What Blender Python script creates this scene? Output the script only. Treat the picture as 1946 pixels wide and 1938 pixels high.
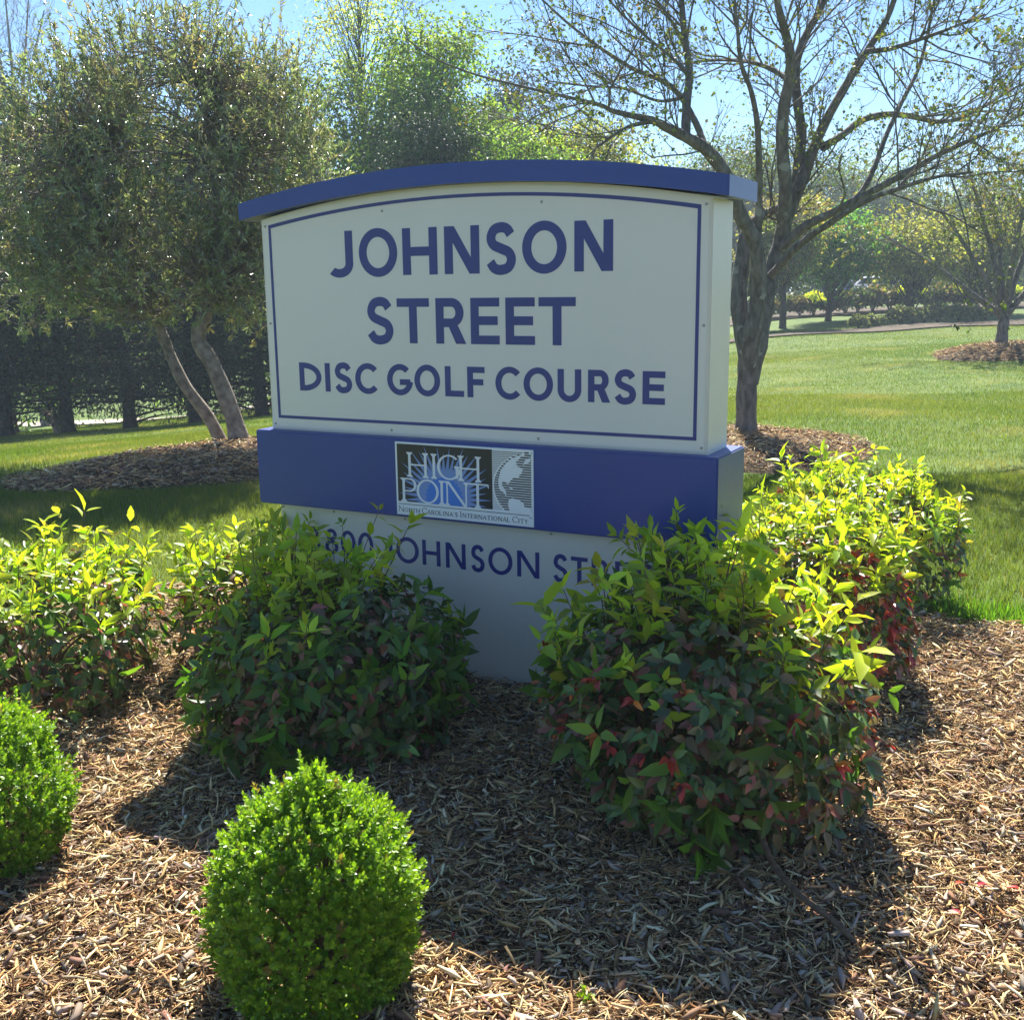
import bpy, bmesh, math, random
import numpy as np
from mathutils import Vector, Matrix

for o in list(bpy.data.objects):
    bpy.data.objects.remove(o, do_unlink=True)
SC = bpy.context.scene
COL = SC.collection
R = math.radians
rng = np.random.default_rng(7)
random.seed(7)

# ---------------------------------------------------------------- camera
FPX, PITCH, ROLL, CZ = 2059.025, R(11.5177), R(-0.712), 1.5499
_R = np.array([1.0, 0, 0]); CF = np.array([0, math.cos(PITCH), -math.sin(PITCH)])
_D = -np.array([0, math.sin(PITCH), math.cos(PITCH)])
CX = math.cos(ROLL) * _R - math.sin(ROLL) * _D
CD = math.sin(ROLL) * _R + math.cos(ROLL) * _D
C0 = np.array([0, 0, CZ])
cam = bpy.data.cameras.new('camera')
cam.sensor_fit = 'HORIZONTAL'; cam.sensor_width = 36.0
cam.lens = 36.0 * FPX / 1946.0
cam.clip_start = 0.05; cam.clip_end = 3000
cam_o = bpy.data.objects.new('camera', cam); COL.objects.link(cam_o)
m = Matrix.Identity(4)
for i in range(3):
    m[i][0] = CX[i]; m[i][1] = -CD[i]; m[i][2] = -CF[i]; m[i][3] = C0[i]
cam_o.matrix_world = m
SC.camera = cam_o

# ---------------------------------------------------------------- light
SUN_EL, SUN_AZ = R(48), R(3.0)          # azimuth from +Y towards +X
w = bpy.data.worlds.new('World'); SC.world = w; w.use_nodes = True
nt = w.node_tree
bg = nt.nodes['Background']
sky = nt.nodes.new('ShaderNodeTexSky'); sky.sky_type = 'NISHITA'
sky.sun_disc = False; sky.sun_elevation = SUN_EL; sky.sun_rotation = SUN_AZ
sky.air_density = 1.0; sky.dust_density = 0.05; sky.ozone_density = 8.0
nt.links.new(sky.outputs[0], bg.inputs[0]); bg.inputs[1].default_value = 0.060
sun = bpy.data.lights.new('sun', 'SUN'); sun.energy = 5.0; sun.angle = R(0.53); sun.color = (1.0, 0.94, 0.85)
sun_o = bpy.data.objects.new('sun', sun); COL.objects.link(sun_o)
sd = Vector((math.sin(SUN_AZ) * math.cos(SUN_EL), math.cos(SUN_AZ) * math.cos(SUN_EL), math.sin(SUN_EL)))
sun_o.rotation_euler = sd.to_track_quat('Z', 'Y').to_euler()
vs = SC.view_settings
SC.display_settings.display_device = 'sRGB'
vs.view_transform = 'Standard'; vs.look = 'None'; vs.gamma = 1; vs.exposure = 1.65
SC.cycles.max_bounces = 7; SC.cycles.diffuse_bounces = 3; SC.cycles.glossy_bounces = 2
SC.cycles.transmission_bounces = 5; SC.cycles.transparent_max_bounces = 4
SC.cycles.sample_clamp_indirect = 6.0
SC.cycles.caustics_reflective = False; SC.cycles.caustics_refractive = False

# ---------------------------------------------------------------- helpers
def at(px, py, y):
    """a point seen at photo pixel (px, py) at depth y"""
    d = CF + (px - 973) / FPX * CX + (py - 969) / FPX * CD
    return C0 + d * (y / d[1])

def tag(o, label=None, cat=None, group=None, kind=None):
    if label: o['label'] = label
    if cat: o['category'] = cat
    if group: o['group'] = group
    if kind: o['kind'] = kind
    return o

def empty(name, loc, rz=0.0):
    o = bpy.data.objects.new(name, None); COL.objects.link(o)
    o.location = loc; o.rotation_euler = (0, 0, rz); o.empty_display_size = 0.1
    return o

def copy_tree(o, parent=None):
    c = o.copy(); COL.objects.link(c); c.parent = parent
    for ch in o.children:
        copy_tree(ch, c)
    return c

def link(name, me, mat, parent=None):
    o = bpy.data.objects.new(name, me); COL.objects.link(o)
    for mm in (mat if isinstance(mat, (list, tuple)) else [mat]):
        me.materials.append(mm)
    if parent is not None: o.parent = parent
    return o

def bm_obj(name, bm, mat, parent=None, smooth=False):
    me = bpy.data.meshes.new(name)
    bmesh.ops.recalc_face_normals(bm, faces=bm.faces)
    bm.to_mesh(me); bm.free()
    if smooth:
        for p in me.polygons: p.use_smooth = True
    return link(name, me, mat, parent)

def np_mesh(name, V, F, mat, parent=None, tint=None, smooth=False):
    """V (n,3); F (m,3) or (m,4) index array, or a list of both"""
    V = np.asarray(V, np.float32)
    Fs = F if isinstance(F, list) else [F]
    Fs = [f for f in Fs if len(f)]
    me = bpy.data.meshes.new(name)
    loops = np.concatenate([f.ravel() for f in Fs]).astype(np.int32)
    sizes = np.concatenate([np.full(len(f), f.shape[1], np.int32) for f in Fs])
    starts = np.concatenate([[0], np.cumsum(sizes)[:-1]]).astype(np.int32)
    me.vertices.add(len(V)); me.vertices.foreach_set('co', V.ravel())
    me.loops.add(len(loops)); me.loops.foreach_set('vertex_index', loops)
    me.polygons.add(len(sizes)); me.polygons.foreach_set('loop_start', starts)
    if smooth: me.polygons.foreach_set('use_smooth', np.ones(len(sizes), bool))
    me.update(calc_edges=True)
    if tint is not None:
        a = me.color_attributes.new('tint', 'FLOAT_COLOR', 'POINT')
        c = np.ones((len(V), 4), np.float32); c[:, :3] = tint
        a.data.foreach_set('color', c.ravel())
    return link(name, me, mat, parent)

def unit(a):
    return a / np.maximum(np.linalg.norm(a, axis=-1, keepdims=True), 1e-9)

def rand_unit(n):
    return unit(rng.normal(size=(n, 3)))

def leaves(P, D, N, L, W, kind='leaf', droop=0.25, fold=0.25):
    """leaf meshes: base P, direction D, rough normal N, length L, width W"""
    n = len(P)
    L = np.broadcast_to(np.asarray(L, float), (n,))[:, None]; W = np.broadcast_to(np.asarray(W, float), (n,))[:, None]
    D = unit(D); B = unit(np.cross(D, N)); Nn = np.cross(B, D)
    if kind == 'blade':
        V = np.stack([P - B * W / 2, P + B * W / 2, P + D * L], 1)
        F = np.array([[0, 1, 2]])
    elif kind == 'quad':
        V = np.stack([P, P + D * L * .45 + B * W / 2 + Nn * W * fold * .5, P + D * L - Nn * L * droop,
                      P + D * L * .45 - B * W / 2 + Nn * W * fold * .5], 1)
        F = np.array([[0, 1, 2], [0, 2, 3]])
    else:
        a, b = (.28, .62) if kind == 'leaf' else (.3, .72)
        wa, wb = (.46, .40) if kind == 'leaf' else (.46, .46)
        def pt(t, s, up):
            return P + D * L * t + B * W * s + Nn * (abs(s) * W * fold * 2 * up - L * droop * t * t)
        V = np.stack([P, pt(a, wa, 1), pt(a, 0, 1), pt(a, -wa, 1), pt(b, wb, 1), pt(b, 0, 1), pt(b, -wb, 1), pt(1, 0, 1)], 1)
        F = np.array([[0, 2, 1], [0, 3, 2], [1, 2, 5], [1, 5, 4], [2, 3, 6], [2, 6, 5], [4, 5, 7], [5, 6, 7]])
    k = V.shape[1]
    FF = (F[None] + (np.arange(n) * k)[:, None, None]).reshape(-1, 3)
    return V.reshape(-1, 3), FF, k

class LeafBag:
    def __init__(s): s.V = []; s.F = []; s.T = []; s.n = 0
    def add(s, P, D, N, L, W, tint, **kw):
        if len(P) == 0: return
        V, F, k = leaves(P, D, N, L, W, **kw)
        s.V.append(V); s.F.append(F + s.n); s.n += len(V)
        t = np.broadcast_to(np.asarray(tint, float), (len(P), 3))
        s.T.append(np.repeat(t, k, 0))
    def build(s, name, mat, parent=None, smooth=True):
        return np_mesh(name, np.concatenate(s.V), np.concatenate(s.F), mat, parent, np.concatenate(s.T), smooth)

class TubeBag:
    def __init__(s): s.V = []; s.F = []; s.n = 0
    def add(s, pts, rad, sides=6):
        pts = np.asarray(pts, float); k = len(pts)
        rad = np.broadcast_to(np.asarray(rad, float), (k,))
        T = np.gradient(pts, axis=0); T = unit(T)
        ref = np.array([0.31, 0.9, 0.1]) if abs(T[0] @ np.array([0.31, 0.9, 0.1])) < .85 else np.array([1.0, 0, 0.2])
        A = unit(np.cross(T, ref)); B = np.cross(T, A)
        th = np.arange(sides) * 2 * math.pi / sides
        ring = A[:, None] * np.cos(th)[None, :, None] + B[:, None] * np.sin(th)[None, :, None]
        V = (pts[:, None] + ring * rad[:, None, None]).reshape(-1, 3)
        i = np.arange(k - 1)[:, None] * sides; j = np.arange(sides)[None]; j2 = (j + 1) % sides
        F = np.stack([i + j, i + j2, i + sides + j2, i + sides + j], -1).reshape(-1, 4)
        V = np.concatenate([V, pts[-1:] + T[-1:] * rad[-1]])
        s.V.append(V); s.F.append(F + s.n)
        tip = len(V) - 1; b = (k - 1) * sides
        cap = np.stack([b + np.arange(sides), b + (np.arange(sides) + 1) % sides, np.full(sides, tip), np.full(sides, tip)], -1)
        s.F.append(cap[:, [0, 1, 2, 2]] + s.n); s.n += len(V)
    def build(s, name, mat, parent=None):
        F = np.concatenate(s.F); tri = F[:, 2] == F[:, 3]
        return np_mesh(name, np.concatenate(s.V), [F[~tri], F[tri][:, :3]], mat, parent, None, True)

def spline(P, n):
    """Catmull-Rom through P sampled to n points"""
    P = np.asarray(P, float)
    if len(P) < 3:
        t = np.linspace(0, 1, n)[:, None]; return P[0] * (1 - t) + P[-1] * t
    Q = np.concatenate([[2 * P[0] - P[1]], P, [2 * P[-1] - P[-2]]])
    u = np.linspace(0, len(P) - 1 - 1e-6, n); i = u.astype(int); t = (u - i)[:, None]
    a, b, c, d = Q[i], Q[i + 1], Q[i + 2], Q[i + 3]
    return .5 * (2 * b + (c - a) * t + (2 * a - 5 * b + 4 * c - d) * t ** 2 + (3 * b - a - 3 * c + d) * t ** 3)

def vary(col, n, amt=.25, hue=.1):
    c = np.asarray(col, float)[None] * (1 + amt * rng.normal(size=(n, 1)))
    c = c * (1 + hue * rng.normal(size=(n, 3)))
    return np.clip(c, .004, .9)

def pick(cols, probs, n, amt=.25, hue=.1):
    idx = rng.choice(len(cols), n, p=np.array(probs) / sum(probs))
    return np.clip(np.asarray(cols, float)[idx] * (1 + amt * rng.normal(size=(n, 1))) * (1 + hue * rng.normal(size=(n, 3))), .004, .9)

# ---------------------------------------------------------------- materials
def mat_new(name):
    mm = bpy.data.materials.new(name); mm.use_nodes = True
    return mm, mm.node_tree, mm.node_tree.nodes['Principled BSDF']

def leaf_mat(name, transl=.45, rough=.45, gain=(1.5, 1.45, .55), spec=.5):
    mm, t, p = mat_new(name)
    at_ = t.nodes.new('ShaderNodeAttribute'); at_.attribute_name = 'tint'
    t.links.new(at_.outputs[0], p.inputs['Base Color'])
    p.inputs['Roughness'].default_value = rough
    p.inputs['Specular IOR Level'].default_value = spec
    tr = t.nodes.new('ShaderNodeBsdfTranslucent')
    mu = t.nodes.new('ShaderNodeMix'); mu.data_type = 'RGBA'; mu.blend_type = 'MULTIPLY'; mu.inputs[0].default_value = 1
    t.links.new(at_.outputs[0], mu.inputs[6]); mu.inputs[7].default_value = (*gain, 1)
    t.links.new(mu.outputs[2], tr.inputs[0])
    mx = t.nodes.new('ShaderNodeMixShader'); mx.inputs[0].default_value = transl
    t.links.new(p.outputs[0], mx.inputs[1]); t.links.new(tr.outputs[0], mx.inputs[2])
    t.links.new(mx.outputs[0], t.nodes['Material Output'].inputs[0])
    return mm

def noise_mat(name, c1, c2, scale, rough=.8, detail=6, bump=0.0, bscale=None, c3=None, c3thr=.62, c3scale=None, stretch=None, spec=.3):
    mm, t, p = mat_new(name)
    tc = t.nodes.new('ShaderNodeTexCoord'); src = tc.outputs['Object']
    if stretch:
        mp = t.nodes.new('ShaderNodeMapping'); mp.inputs['Scale'].default_value = stretch
        t.links.new(src, mp.inputs[0]); src = mp.outputs[0]
    n = t.nodes.new('ShaderNodeTexNoise'); n.inputs['Scale'].default_value = scale; n.inputs['Detail'].default_value = detail
    t.links.new(src, n.inputs['Vector'])
    r = t.nodes.new('ShaderNodeValToRGB')
    r.color_ramp.elements[0].position = .33; r.color_ramp.elements[0].color = (*c1, 1)
    r.color_ramp.elements[1].position = .67; r.color_ramp.elements[1].color = (*c2, 1)
    t.links.new(n.outputs[0], r.inputs[0]); col = r.outputs[0]
    if c3:
        n3 = t.nodes.new('ShaderNodeTexNoise'); n3.inputs['Scale'].default_value = c3scale or scale * .4; n3.inputs['Detail'].default_value = 4
        t.links.new(tc.outputs['Object'], n3.inputs['Vector'])
        r3 = t.nodes.new('ShaderNodeValToRGB'); r3.color_ramp.elements[0].position = c3thr; r3.color_ramp.elements[1].position = c3thr + .05
        t.links.new(n3.outputs[0], r3.inputs[0])
        mx = t.nodes.new('ShaderNodeMix'); mx.data_type = 'RGBA'
        t.links.new(r3.outputs[0], mx.inputs[0]); t.links.new(col, mx.inputs[6]); mx.inputs[7].default_value = (*c3, 1)
        col = mx.outputs[2]
    t.links.new(col, p.inputs['Base Color'])
    p.inputs['Roughness'].default_value = rough; p.inputs['Specular IOR Level'].default_value = spec
    if bump:
        nb = t.nodes.new('ShaderNodeTexNoise'); nb.inputs['Scale'].default_value = bscale or scale * 2; nb.inputs['Detail'].default_value = 5
        t.links.new(src, nb.inputs['Vector'])
        b = t.nodes.new('ShaderNodeBump'); b.inputs['Strength'].default_value = bump; b.inputs['Distance'].default_value = .02
        t.links.new(nb.outputs[0], b.inputs['Height']); t.links.new(b.outputs[0], p.inputs['Normal'])
    return mm

def tint_mat(name, rough=.85, spec=.2):
    mm, t, p = mat_new(name)
    a = t.nodes.new('ShaderNodeAttribute'); a.attribute_name = 'tint'
    t.links.new(a.outputs[0], p.inputs['Base Color'])
    p.inputs['Roughness'].default_value = rough; p.inputs['Specular IOR Level'].default_value = spec
    return mm

def paint_mat(name, col, rough=.4, var=.04, metallic=0.0, spec=.5):
    c = np.array(col)
    mm = noise_mat(name, tuple(c * (1 - var)), tuple(c * (1 + var)), 3.0, rough, 8, 0.03, 40, spec=spec)
    mm.node_tree.nodes['Principled BSDF'].inputs['Metallic'].default_value = metallic
    return mm

M = {}
M['lawn'] = noise_mat('lawn_turf', (.060, .108, .018), (.110, .158, .027), 1.3, .95, 10, .6, 60, c3=(.19, .19, .06), c3thr=.66, c3scale=.55)
M['soil'] = noise_mat('mulch_soil', (.045, .028, .018), (.11, .070, .042), 30, .95, 8, .8, 60)
M['straw_bed'] = noise_mat('pine_straw', (.04, .032, .02), (.10, .074, .045), 4, .95, 8, .6, 30)
M['path'] = noise_mat('pale_path', (.36, .31, .24), (.46, .40, .32), 2, .9, 6, .2)
M['chips'] = tint_mat('wood_chip', .9, .06)
M['grass'] = leaf_mat('grass_blade', .5, .5, (1.35, 1.4, .6), .3)
M['cream'] = paint_mat('cream_paint', (.64, .625, .565), .36, .02)
M['creamface'] = paint_mat('cream_face', (.67, .66, .615), .33, .015)
M['blue'] = paint_mat('blue_paint', (.019, .047, .245), .34, .05)
M['ink'] = paint_mat('blue_vinyl', (.028, .037, .205), .38, .05)
M['black'] = paint_mat('black_vinyl', (.022, .02, .022), .4, .05)
M['white'] = paint_mat('white_vinyl', (.78, .80, .80), .4, .02)
M['midblue'] = paint_mat('sunburst_blue', (.06, .20, .62), .4, .05)
M['ray'] = paint_mat('ray_blue', (.19, .29, .56), .4, .05)
M['screw'] = paint_mat('screw_metal', (.32, .32, .30), .35, .1, .7)
M['nandina_old'] = leaf_mat('nandina_leaf', .28, .36, (1.4, 1.2, .6), .5)
M['nandina_new'] = leaf_mat('nandina_shoot', .55, .4, (1.5, 1.45, .35), .4)
M['boxwood'] = leaf_mat('boxwood_leaf', .42, .38, (1.4, 1.45, .45), .5)
M['myrtle'] = leaf_mat('myrtle_leaf', .34, .27, (1.35, 1.4, .7), 1.0)
M['maple_leaf'] = leaf_mat('maple_leaf', .38, .5, (1.3, 1.35, .6), .3)
M['treeleaf'] = leaf_mat('tree_leaf', .55, .5, (1.5, 1.45, .6), .3)
M['needle'] = leaf_mat('needle_leaf', .15, .6, (1.3, 1.3, .7), .2)
M['stem'] = noise_mat('shrub_stem', (.09, .055, .035), (.17, .115, .07), 60, .8)
M['bark_maple'] = noise_mat('maple_bark', (.09, .08, .073), (.21, .19, .175), 22, .9, 9, .9, 30, c3=(.29, .29, .26), c3thr=.63, c3scale=7.0, stretch=(1, 1, .35))
M['bark_pale'] = noise_mat('myrtle_bark', (.13, .105, .085), (.30, .255, .21), 14, .85, 8, .5, 30, c3=(.05, .045, .04), c3thr=.63, c3scale=5)
M['bark_dark'] = noise_mat('dark_bark', (.035, .03, .026), (.09, .075, .062), 8, .95, 7, .6, 20)
M['bark_grey'] = noise_mat('grey_bark', (.16, .145, .14), (.27, .25, .245), 8, .9, 7, .4, 20)

# ---------------------------------------------------------------- terrain
TP = np.array([
    (-2.5, -4, 0), (2.5, -4, 0), (-3, 1, 0), (3, 1, 0), (0, 3, 0), (-2, 5, 0), (2.5, 5, 0), (0.5, 7, 0), (-4, 8.5, .01), (-3, 10.8, .01), (-3.48, 10.6, .02),
    (-5.36, 12, -.17), (-6.42, 16, -.60), (-8.92, 21, -1.12), (-10.25, 25, -1.53), (-7.35, 25, -1.46), (-11.66, 25, -1.59), (-13.68, 42, -3.3), (-9.47, 40, -2.64),
    (2.46, 11.2, -.01), (3.44, 10.3, -.01), (11.23, 25, .03), (9.42, 23, -.04), (8.03, 34, -.01), (12.67, 36, .06), (17.77, 38, .12), (12.33, 40, .16), (16.36, 43, .25),
    (13, 50, .4), (21, 52, .5), (20.55, 62, .6), (5, 16, 0), (6.9, 15, -.06), (3.0, 6.8, 0), (-1, 24, -.6), (0, 40, -1.0), (-20, 10, -.6), (-25, 30, -2.6), (20, 10, .1), (30, 30, .2),
    (-60, -40, -2), (60, -40, .5), (-80, 60, -5), (80, 60, 1), (-60, 160, -6), (60, 160, 1), (0, 160, -2), (-400, -400, -6), (400, -400, 0), (-400, 800, -8), (400, 800, 2), (0, 800, -3)], float)
def _phi(r): return r            # linear biharmonic kernel: no overshoot
def _tps():
    n = len(TP); d = np.linalg.norm(TP[:, None, :2] - TP[None, :, :2], axis=-1)
    A = np.zeros((n + 3, n + 3)); A[:n, :n] = _phi(d) - np.eye(n) * .35
    A[:n, n] = 1; A[:n, n + 1:] = TP[:, :2]; A[n:, :n] = A[:n, n:].T
    return np.linalg.solve(A, np.concatenate([TP[:, 2], np.zeros(3)]))
_W = _tps()
def tz(x, y):
    x = np.asarray(x, float); y = np.asarray(y, float); sh = x.shape
    q = np.stack([x.ravel(), y.ravel()], -1)
    d = np.linalg.norm(q[:, None] - TP[None, :, :2], axis=-1)
    z = _phi(d) @ _W[:-3] + _W[-3] + q @ _W[-2:]
    return z.reshape(sh)
Z0 = float(tz(np.array(0.2), np.array(3.5)))
def gz(x, y):
    """lawn level; the mulch bed is at 0 by the sign"""
    k = np.clip((np.hypot(x, np.asarray(y) - 3) - 6) / 8, 0, 1)
    return tz(x, y) - Z0 - .035 + k * (.02 * np.sin(x * .9 + y * .35) + .012 * np.sin(y * 1.7 - x * .6))

def inpoly(x, y, poly):
    x = np.asarray(x); y = np.asarray(y); r = np.zeros(x.shape, bool); n = len(poly)
    for i in range(n):
        x1, y1 = poly[i]; x2, y2 = poly[(i + 1) % n]
        c = ((y1 > y) != (y2 > y)) & (x < (x2 - x1) * (y - y1) / (y2 - y1 + 1e-12) + x1)
        r ^= c
    return r

def edge_dist(x, y, poly):
    best = np.full(np.shape(x), 1e9); n = len(poly)
    for i in range(n):
        a = np.array(poly[i]); b = np.array(poly[(i + 1) % n]); ab = b - a
        t = np.clip(((x - a[0]) * ab[0] + (y - a[1]) * ab[1]) / (ab @ ab), 0, 1)
        best = np.minimum(best, np.hypot(x - a[0] - ab[0] * t, y - a[1] - ab[1] * t))
    return best

def smooth_poly(P, n=60):
    P = list(P); Q = spline(np.array(P[-2:] + P + P[:2]), n + 40)
    u = np.linspace(0, 1, len(Q)); k0 = 2 / (len(P) + 3); k1 = (len(P) + 2) / (len(P) + 3)
    Q = Q[(u >= k0) & (u < k1)]
    Q = Q + rng.normal(size=Q.shape) * .018
    return [tuple(q) for q in Q]

BED = smooth_poly([(-3.6, 1.5), (-3.3, 3.6), (-2.5, 5.2), (-1.5, 5.85), (-.4, 6.05), (.9, 5.75), (2.0, 5.07), (2.75, 4.45), (3.7, 3.3), (4.0, 1.2), (2.6, -1.2), (0, -1.8), (-2.6, -1.2)], 90)
RING1 = smooth_poly([(-4.15, 8.75), (-3.3, 8.6), (-2.2, 8.9), (-1.5, 9.7), (-1.6, 10.8), (-2.3, 11.5), (-3.2, 11.2), (-4.0, 10.2), (-4.4, 9.4)], 50)
RING2 = smooth_poly([(1.5, 9.9), (2.2, 9.1), (3.0, 9.5), (3.5, 10.3), (3.6, 11.2), (3.0, 12.0), (2.2, 12.3), (1.5, 11.4)], 40)
RING3 = smooth_poly([(9.4, 23.6), (10.5, 22.7), (11.8, 22.9), (12.9, 24), (12.8, 25.6), (11.5, 26.3), (10.0, 25.6)], 40)

def mound(x, y):
    """height of the mulch above the lawn level"""
    h = np.zeros(np.shape(x))
    for poly, top in ((BED, .035), (RING1, .10), (RING2, .10), (RING3, .16)):
        ins = inpoly(x, y, poly)
        d = edge_dist(x, y, poly)
        h = np.where(ins, top * np.clip(d / (.25 if poly is BED else .7), 0, 1) + .006, h)
    return h
def sz(x, y): return gz(x, y) + mound(x, y)
def sz1(x, y): return float(sz(np.array([float(x)]), np.array([float(y)]))[0])

def grid_axis(parts):
    out = []
    for a, b, s in parts: out += list(np.arange(a, b, s))
    return np.array(out)
gx = grid_axis([(-420, -60, 40), (-60, -16, 4), (-16, 26, .5), (26, 60, 3), (60, 421, 40)])
gy = grid_axis([(-420, -20, 40), (-20, -3, 2), (-3, 45, .5), (45, 90, 3), (90, 820, 50)])
X, Y = np.meshgrid(gx, gy)
Zg = gz(X, Y)
nx, ny = len(gx), len(gy)
ii = (np.arange(ny - 1)[:, None] * nx + np.arange(nx - 1)[None]).ravel()
ground = np_mesh('lawn', np.stack([X.ravel(), Y.ravel(), Zg.ravel()], -1), np.stack([ii, ii + 1, ii + nx + 1, ii + nx], -1), M['lawn'], smooth=True)
tag(ground, kind='structure')
del X, Y

def bed_mesh(name, poly, mat, top, soft, base=.004, rings=8):
    """a sheet following the ground, raised towards its middle"""
    P = np.array(poly); c = P.mean(0); V = []; F = []
    n = len(P)
    for k in range(rings + 1):
        t = k / rings
        q = c + (P - c) * (1 - t * .999)
        d = edge_dist(q[:, 0], q[:, 1], poly) if k else np.zeros(n)
        z = gz(q[:, 0], q[:, 1]) + base + top * np.clip(d / soft, 0, 1)
        if k == 0: z = z - .03
        V.append(np.column_stack([q, z]))
    for k in range(rings):
        for i in range(n):
            j = (i + 1) % n
            F.append((k * n + i, k * n + j, (k + 1) * n + j, (k + 1) * n + i))
    o = np_mesh(name, np.concatenate(V), np.array(F), mat, smooth=True)
    return tag(o, kind='structure')
bed_mesh('mulch_bed', BED, M['soil'], .035, .25, rings=14)
bed_mesh('mulch_ring', RING1, M['soil'], .10, .7)
bed_mesh('mulch_ring', RING2, M['soil'], .10, .7)
bed_mesh('mulch_ring', RING3, M['soil'], .16, .7)

# wood chips
CHIP_COLS = [(0.697, 0.515, 0.279), (0.537, 0.36, 0.172), (0.312, 0.188, 0.091), (0.107, 0.063, 0.036), (0.807, 0.666, 0.429), (0.429, 0.349, 0.253), (0.515, 0.268, 0.107)]
CHIP_P = [.23, .23, .20, .18, .08, .05, .03]
def chips(name, poly, density, smin, smax, box, layers=.035):
    x0, x1, y0, y1 = box
    n = int(density * (x1 - x0) * (y1 - y0))
    x = rng.uniform(x0, x1, n); y = rng.uniform(y0, y1, n)
    thin = .5 + .5 * np.sin(x * 5.3 + 2.2 * np.sin(y * 3.9)) * np.sin(y * 6.1 + 1.7 * np.sin(x * 4.4))
    k = inpoly(x, y, poly) & (rng.random(n) > .45 * thin ** 2); x = x[k]; y = y[k]; n = len(x)
    kind = rng.choice(3, n, p=(.50, .40, .10))           # fibres, chips, bark flakes
    L = smin + (smax - smin) * rng.beta(1.1, 3.4, n)
    ratio = np.where(kind == 0, rng.uniform(.025, .08, n), np.where(kind == 1, rng.uniform(.09, .24, n), rng.uniform(.3, .6, n)))
    L = np.where(kind == 2, L * .7 + smin * .5, L); Wd = np.clip(L * ratio, .0012 * smin / .01, .022 * smax / .09); T = np.clip(Wd * rng.uniform(.25, .7, n), .0008, .006)
    a = rng.uniform(0, 2 * math.pi, n); pit = rng.normal(0, .24, n); rol = rng.normal(0, .45, n)
    D = np.stack([np.cos(a) * np.cos(pit), np.sin(a) * np.cos(pit), np.sin(pit)], -1)
    S = unit(np.cross(np.array([0, 0, 1.0]), D)); U = np.cross(D, S)
    S, U = S * np.cos(rol)[:, None] + U * np.sin(rol)[:, None], U * np.cos(rol)[:, None] - S * np.sin(rol)[:, None]
    lump = .014 * np.sin(x * 7.3 + 2 * np.sin(y * 5.1)) * np.sin(y * 8.7 + x * 3.1)
    z = sz(x, y) + rng.beta(1.2, 2, n) * layers + lump + np.abs(np.sin(pit)) * L * .35
    P = np.stack([x, y, z], -1)
    h = L[:, None] / 2; wv = Wd[:, None] / 2; tv = T[:, None] / 2
    bU = rng.normal(0, .07, n)[:, None] * L[:, None]; bS = rng.normal(0, .045, n)[:, None] * L[:, None]
    tapA = rng.uniform(.1, .9, n)[:, None]; tapB = rng.uniform(.1, .9, n)[:, None]
    V = []
    for ex, ww, bz in ((-1, tapA, 0), (-.1, 1, 1), (1, tapB, 0)):
        c = P + D * h * ex + U * bU * bz + S * bS * bz
        for s_, u_ in ((-1, -.8), (1, -.6), (.1, 1)): V.append(c + S * wv * ww * s_ + U * tv * u_)
    V = np.stack(V, 1)
    f = [(q + i, q + (i + 1) % 3, q + 3 + (i + 1) % 3, q + 3 + i) for q in (0, 3) for i in range(3)]
    F = (np.array(f)[None] + (np.arange(n) * 9)[:, None, None]).reshape(-1, 4)
    FC = (np.array([(2, 1, 0), (6, 7, 8)])[None] + (np.arange(n) * 9)[:, None, None]).reshape(-1, 3)
    tint = pick(CHIP_COLS, CHIP_P, n, .2, .05)
    fl = kind == 2; tint[fl] = pick([(.30, .24, .19), (.13, .085, .06), (.42, .35, .27), (.2, .12, .08)], (2, 2, 1, 2), int(fl.sum()), .2, .05)
    o = np_mesh(name, V.reshape(-1, 3), [F, FC], M['chips'], None, np.repeat(tint, 9, 0))
    return tag(o, kind='stuff')
# ---------------------------------------------------------------- the sign
YAW = R(27.822); SC0 = Vector((-.1713, 4.1902, 0))
sign = empty('monument_sign', SC0, -YAW)
tag(sign, 'cream and blue arched monument sign for a disc golf course standing in mulch', 'sign')

def box_bm(x0, x1, y0, y1, z0, z1, bev=.004):
    bm = bmesh.new()
    v = [bm.verts.new(p) for p in ((x0, y0, z0), (x1, y0, z0), (x1, y1, z0), (x0, y1, z0), (x0, y0, z1), (x1, y0, z1), (x1, y1, z1), (x0, y1, z1))]
    for f in ((0, 1, 2, 3), (4, 7, 6, 5), (0, 4, 5, 1), (1, 5, 6, 2), (2, 6, 7, 3), (3, 7, 4, 0)): bm.faces.new([v[i] for i in f])
    if bev: bmesh.ops.bevel(bm, geom=list(bm.edges), offset=bev, segments=2, affect='EDGES')
    return bm

def arch(zc, ze, half, n=40, inset=0.0):
    """circular arc points (x, z) with ends ze at +-half and crown zc"""
    s = zc - ze; rad = (half * half + s * s) / (2 * s); cz = zc - rad
    xs = np.linspace(-half + inset, half - inset, n)
    return [(float(x), float(cz + math.sqrt(rad * rad - x * x))) for x in xs]

def outline_prism(pts, y0, y1, bev=0.0):
    bm = bmesh.new()
    a = [bm.verts.new((x, y0, z)) for x, z in pts]; b = [bm.verts.new((x, y1, z)) for x, z in pts]
    fa = bm.faces.new(a); fb = bm.faces.new(list(reversed(b)))
    n = len(pts)
    for i in range(n): bm.faces.new((a[i], b[i], b[(i + 1) % n], a[(i + 1) % n]))
    if bev: bmesh.ops.bevel(bm, geom=list(fa.edges) + list(fb.edges), offset=bev, segments=2, affect='EDGES')
    return bm

PS, BS, CS = .2309, .3253, .3441
BO, CO = (BS - PS) / 2, (CS - PS) / 2
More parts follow.
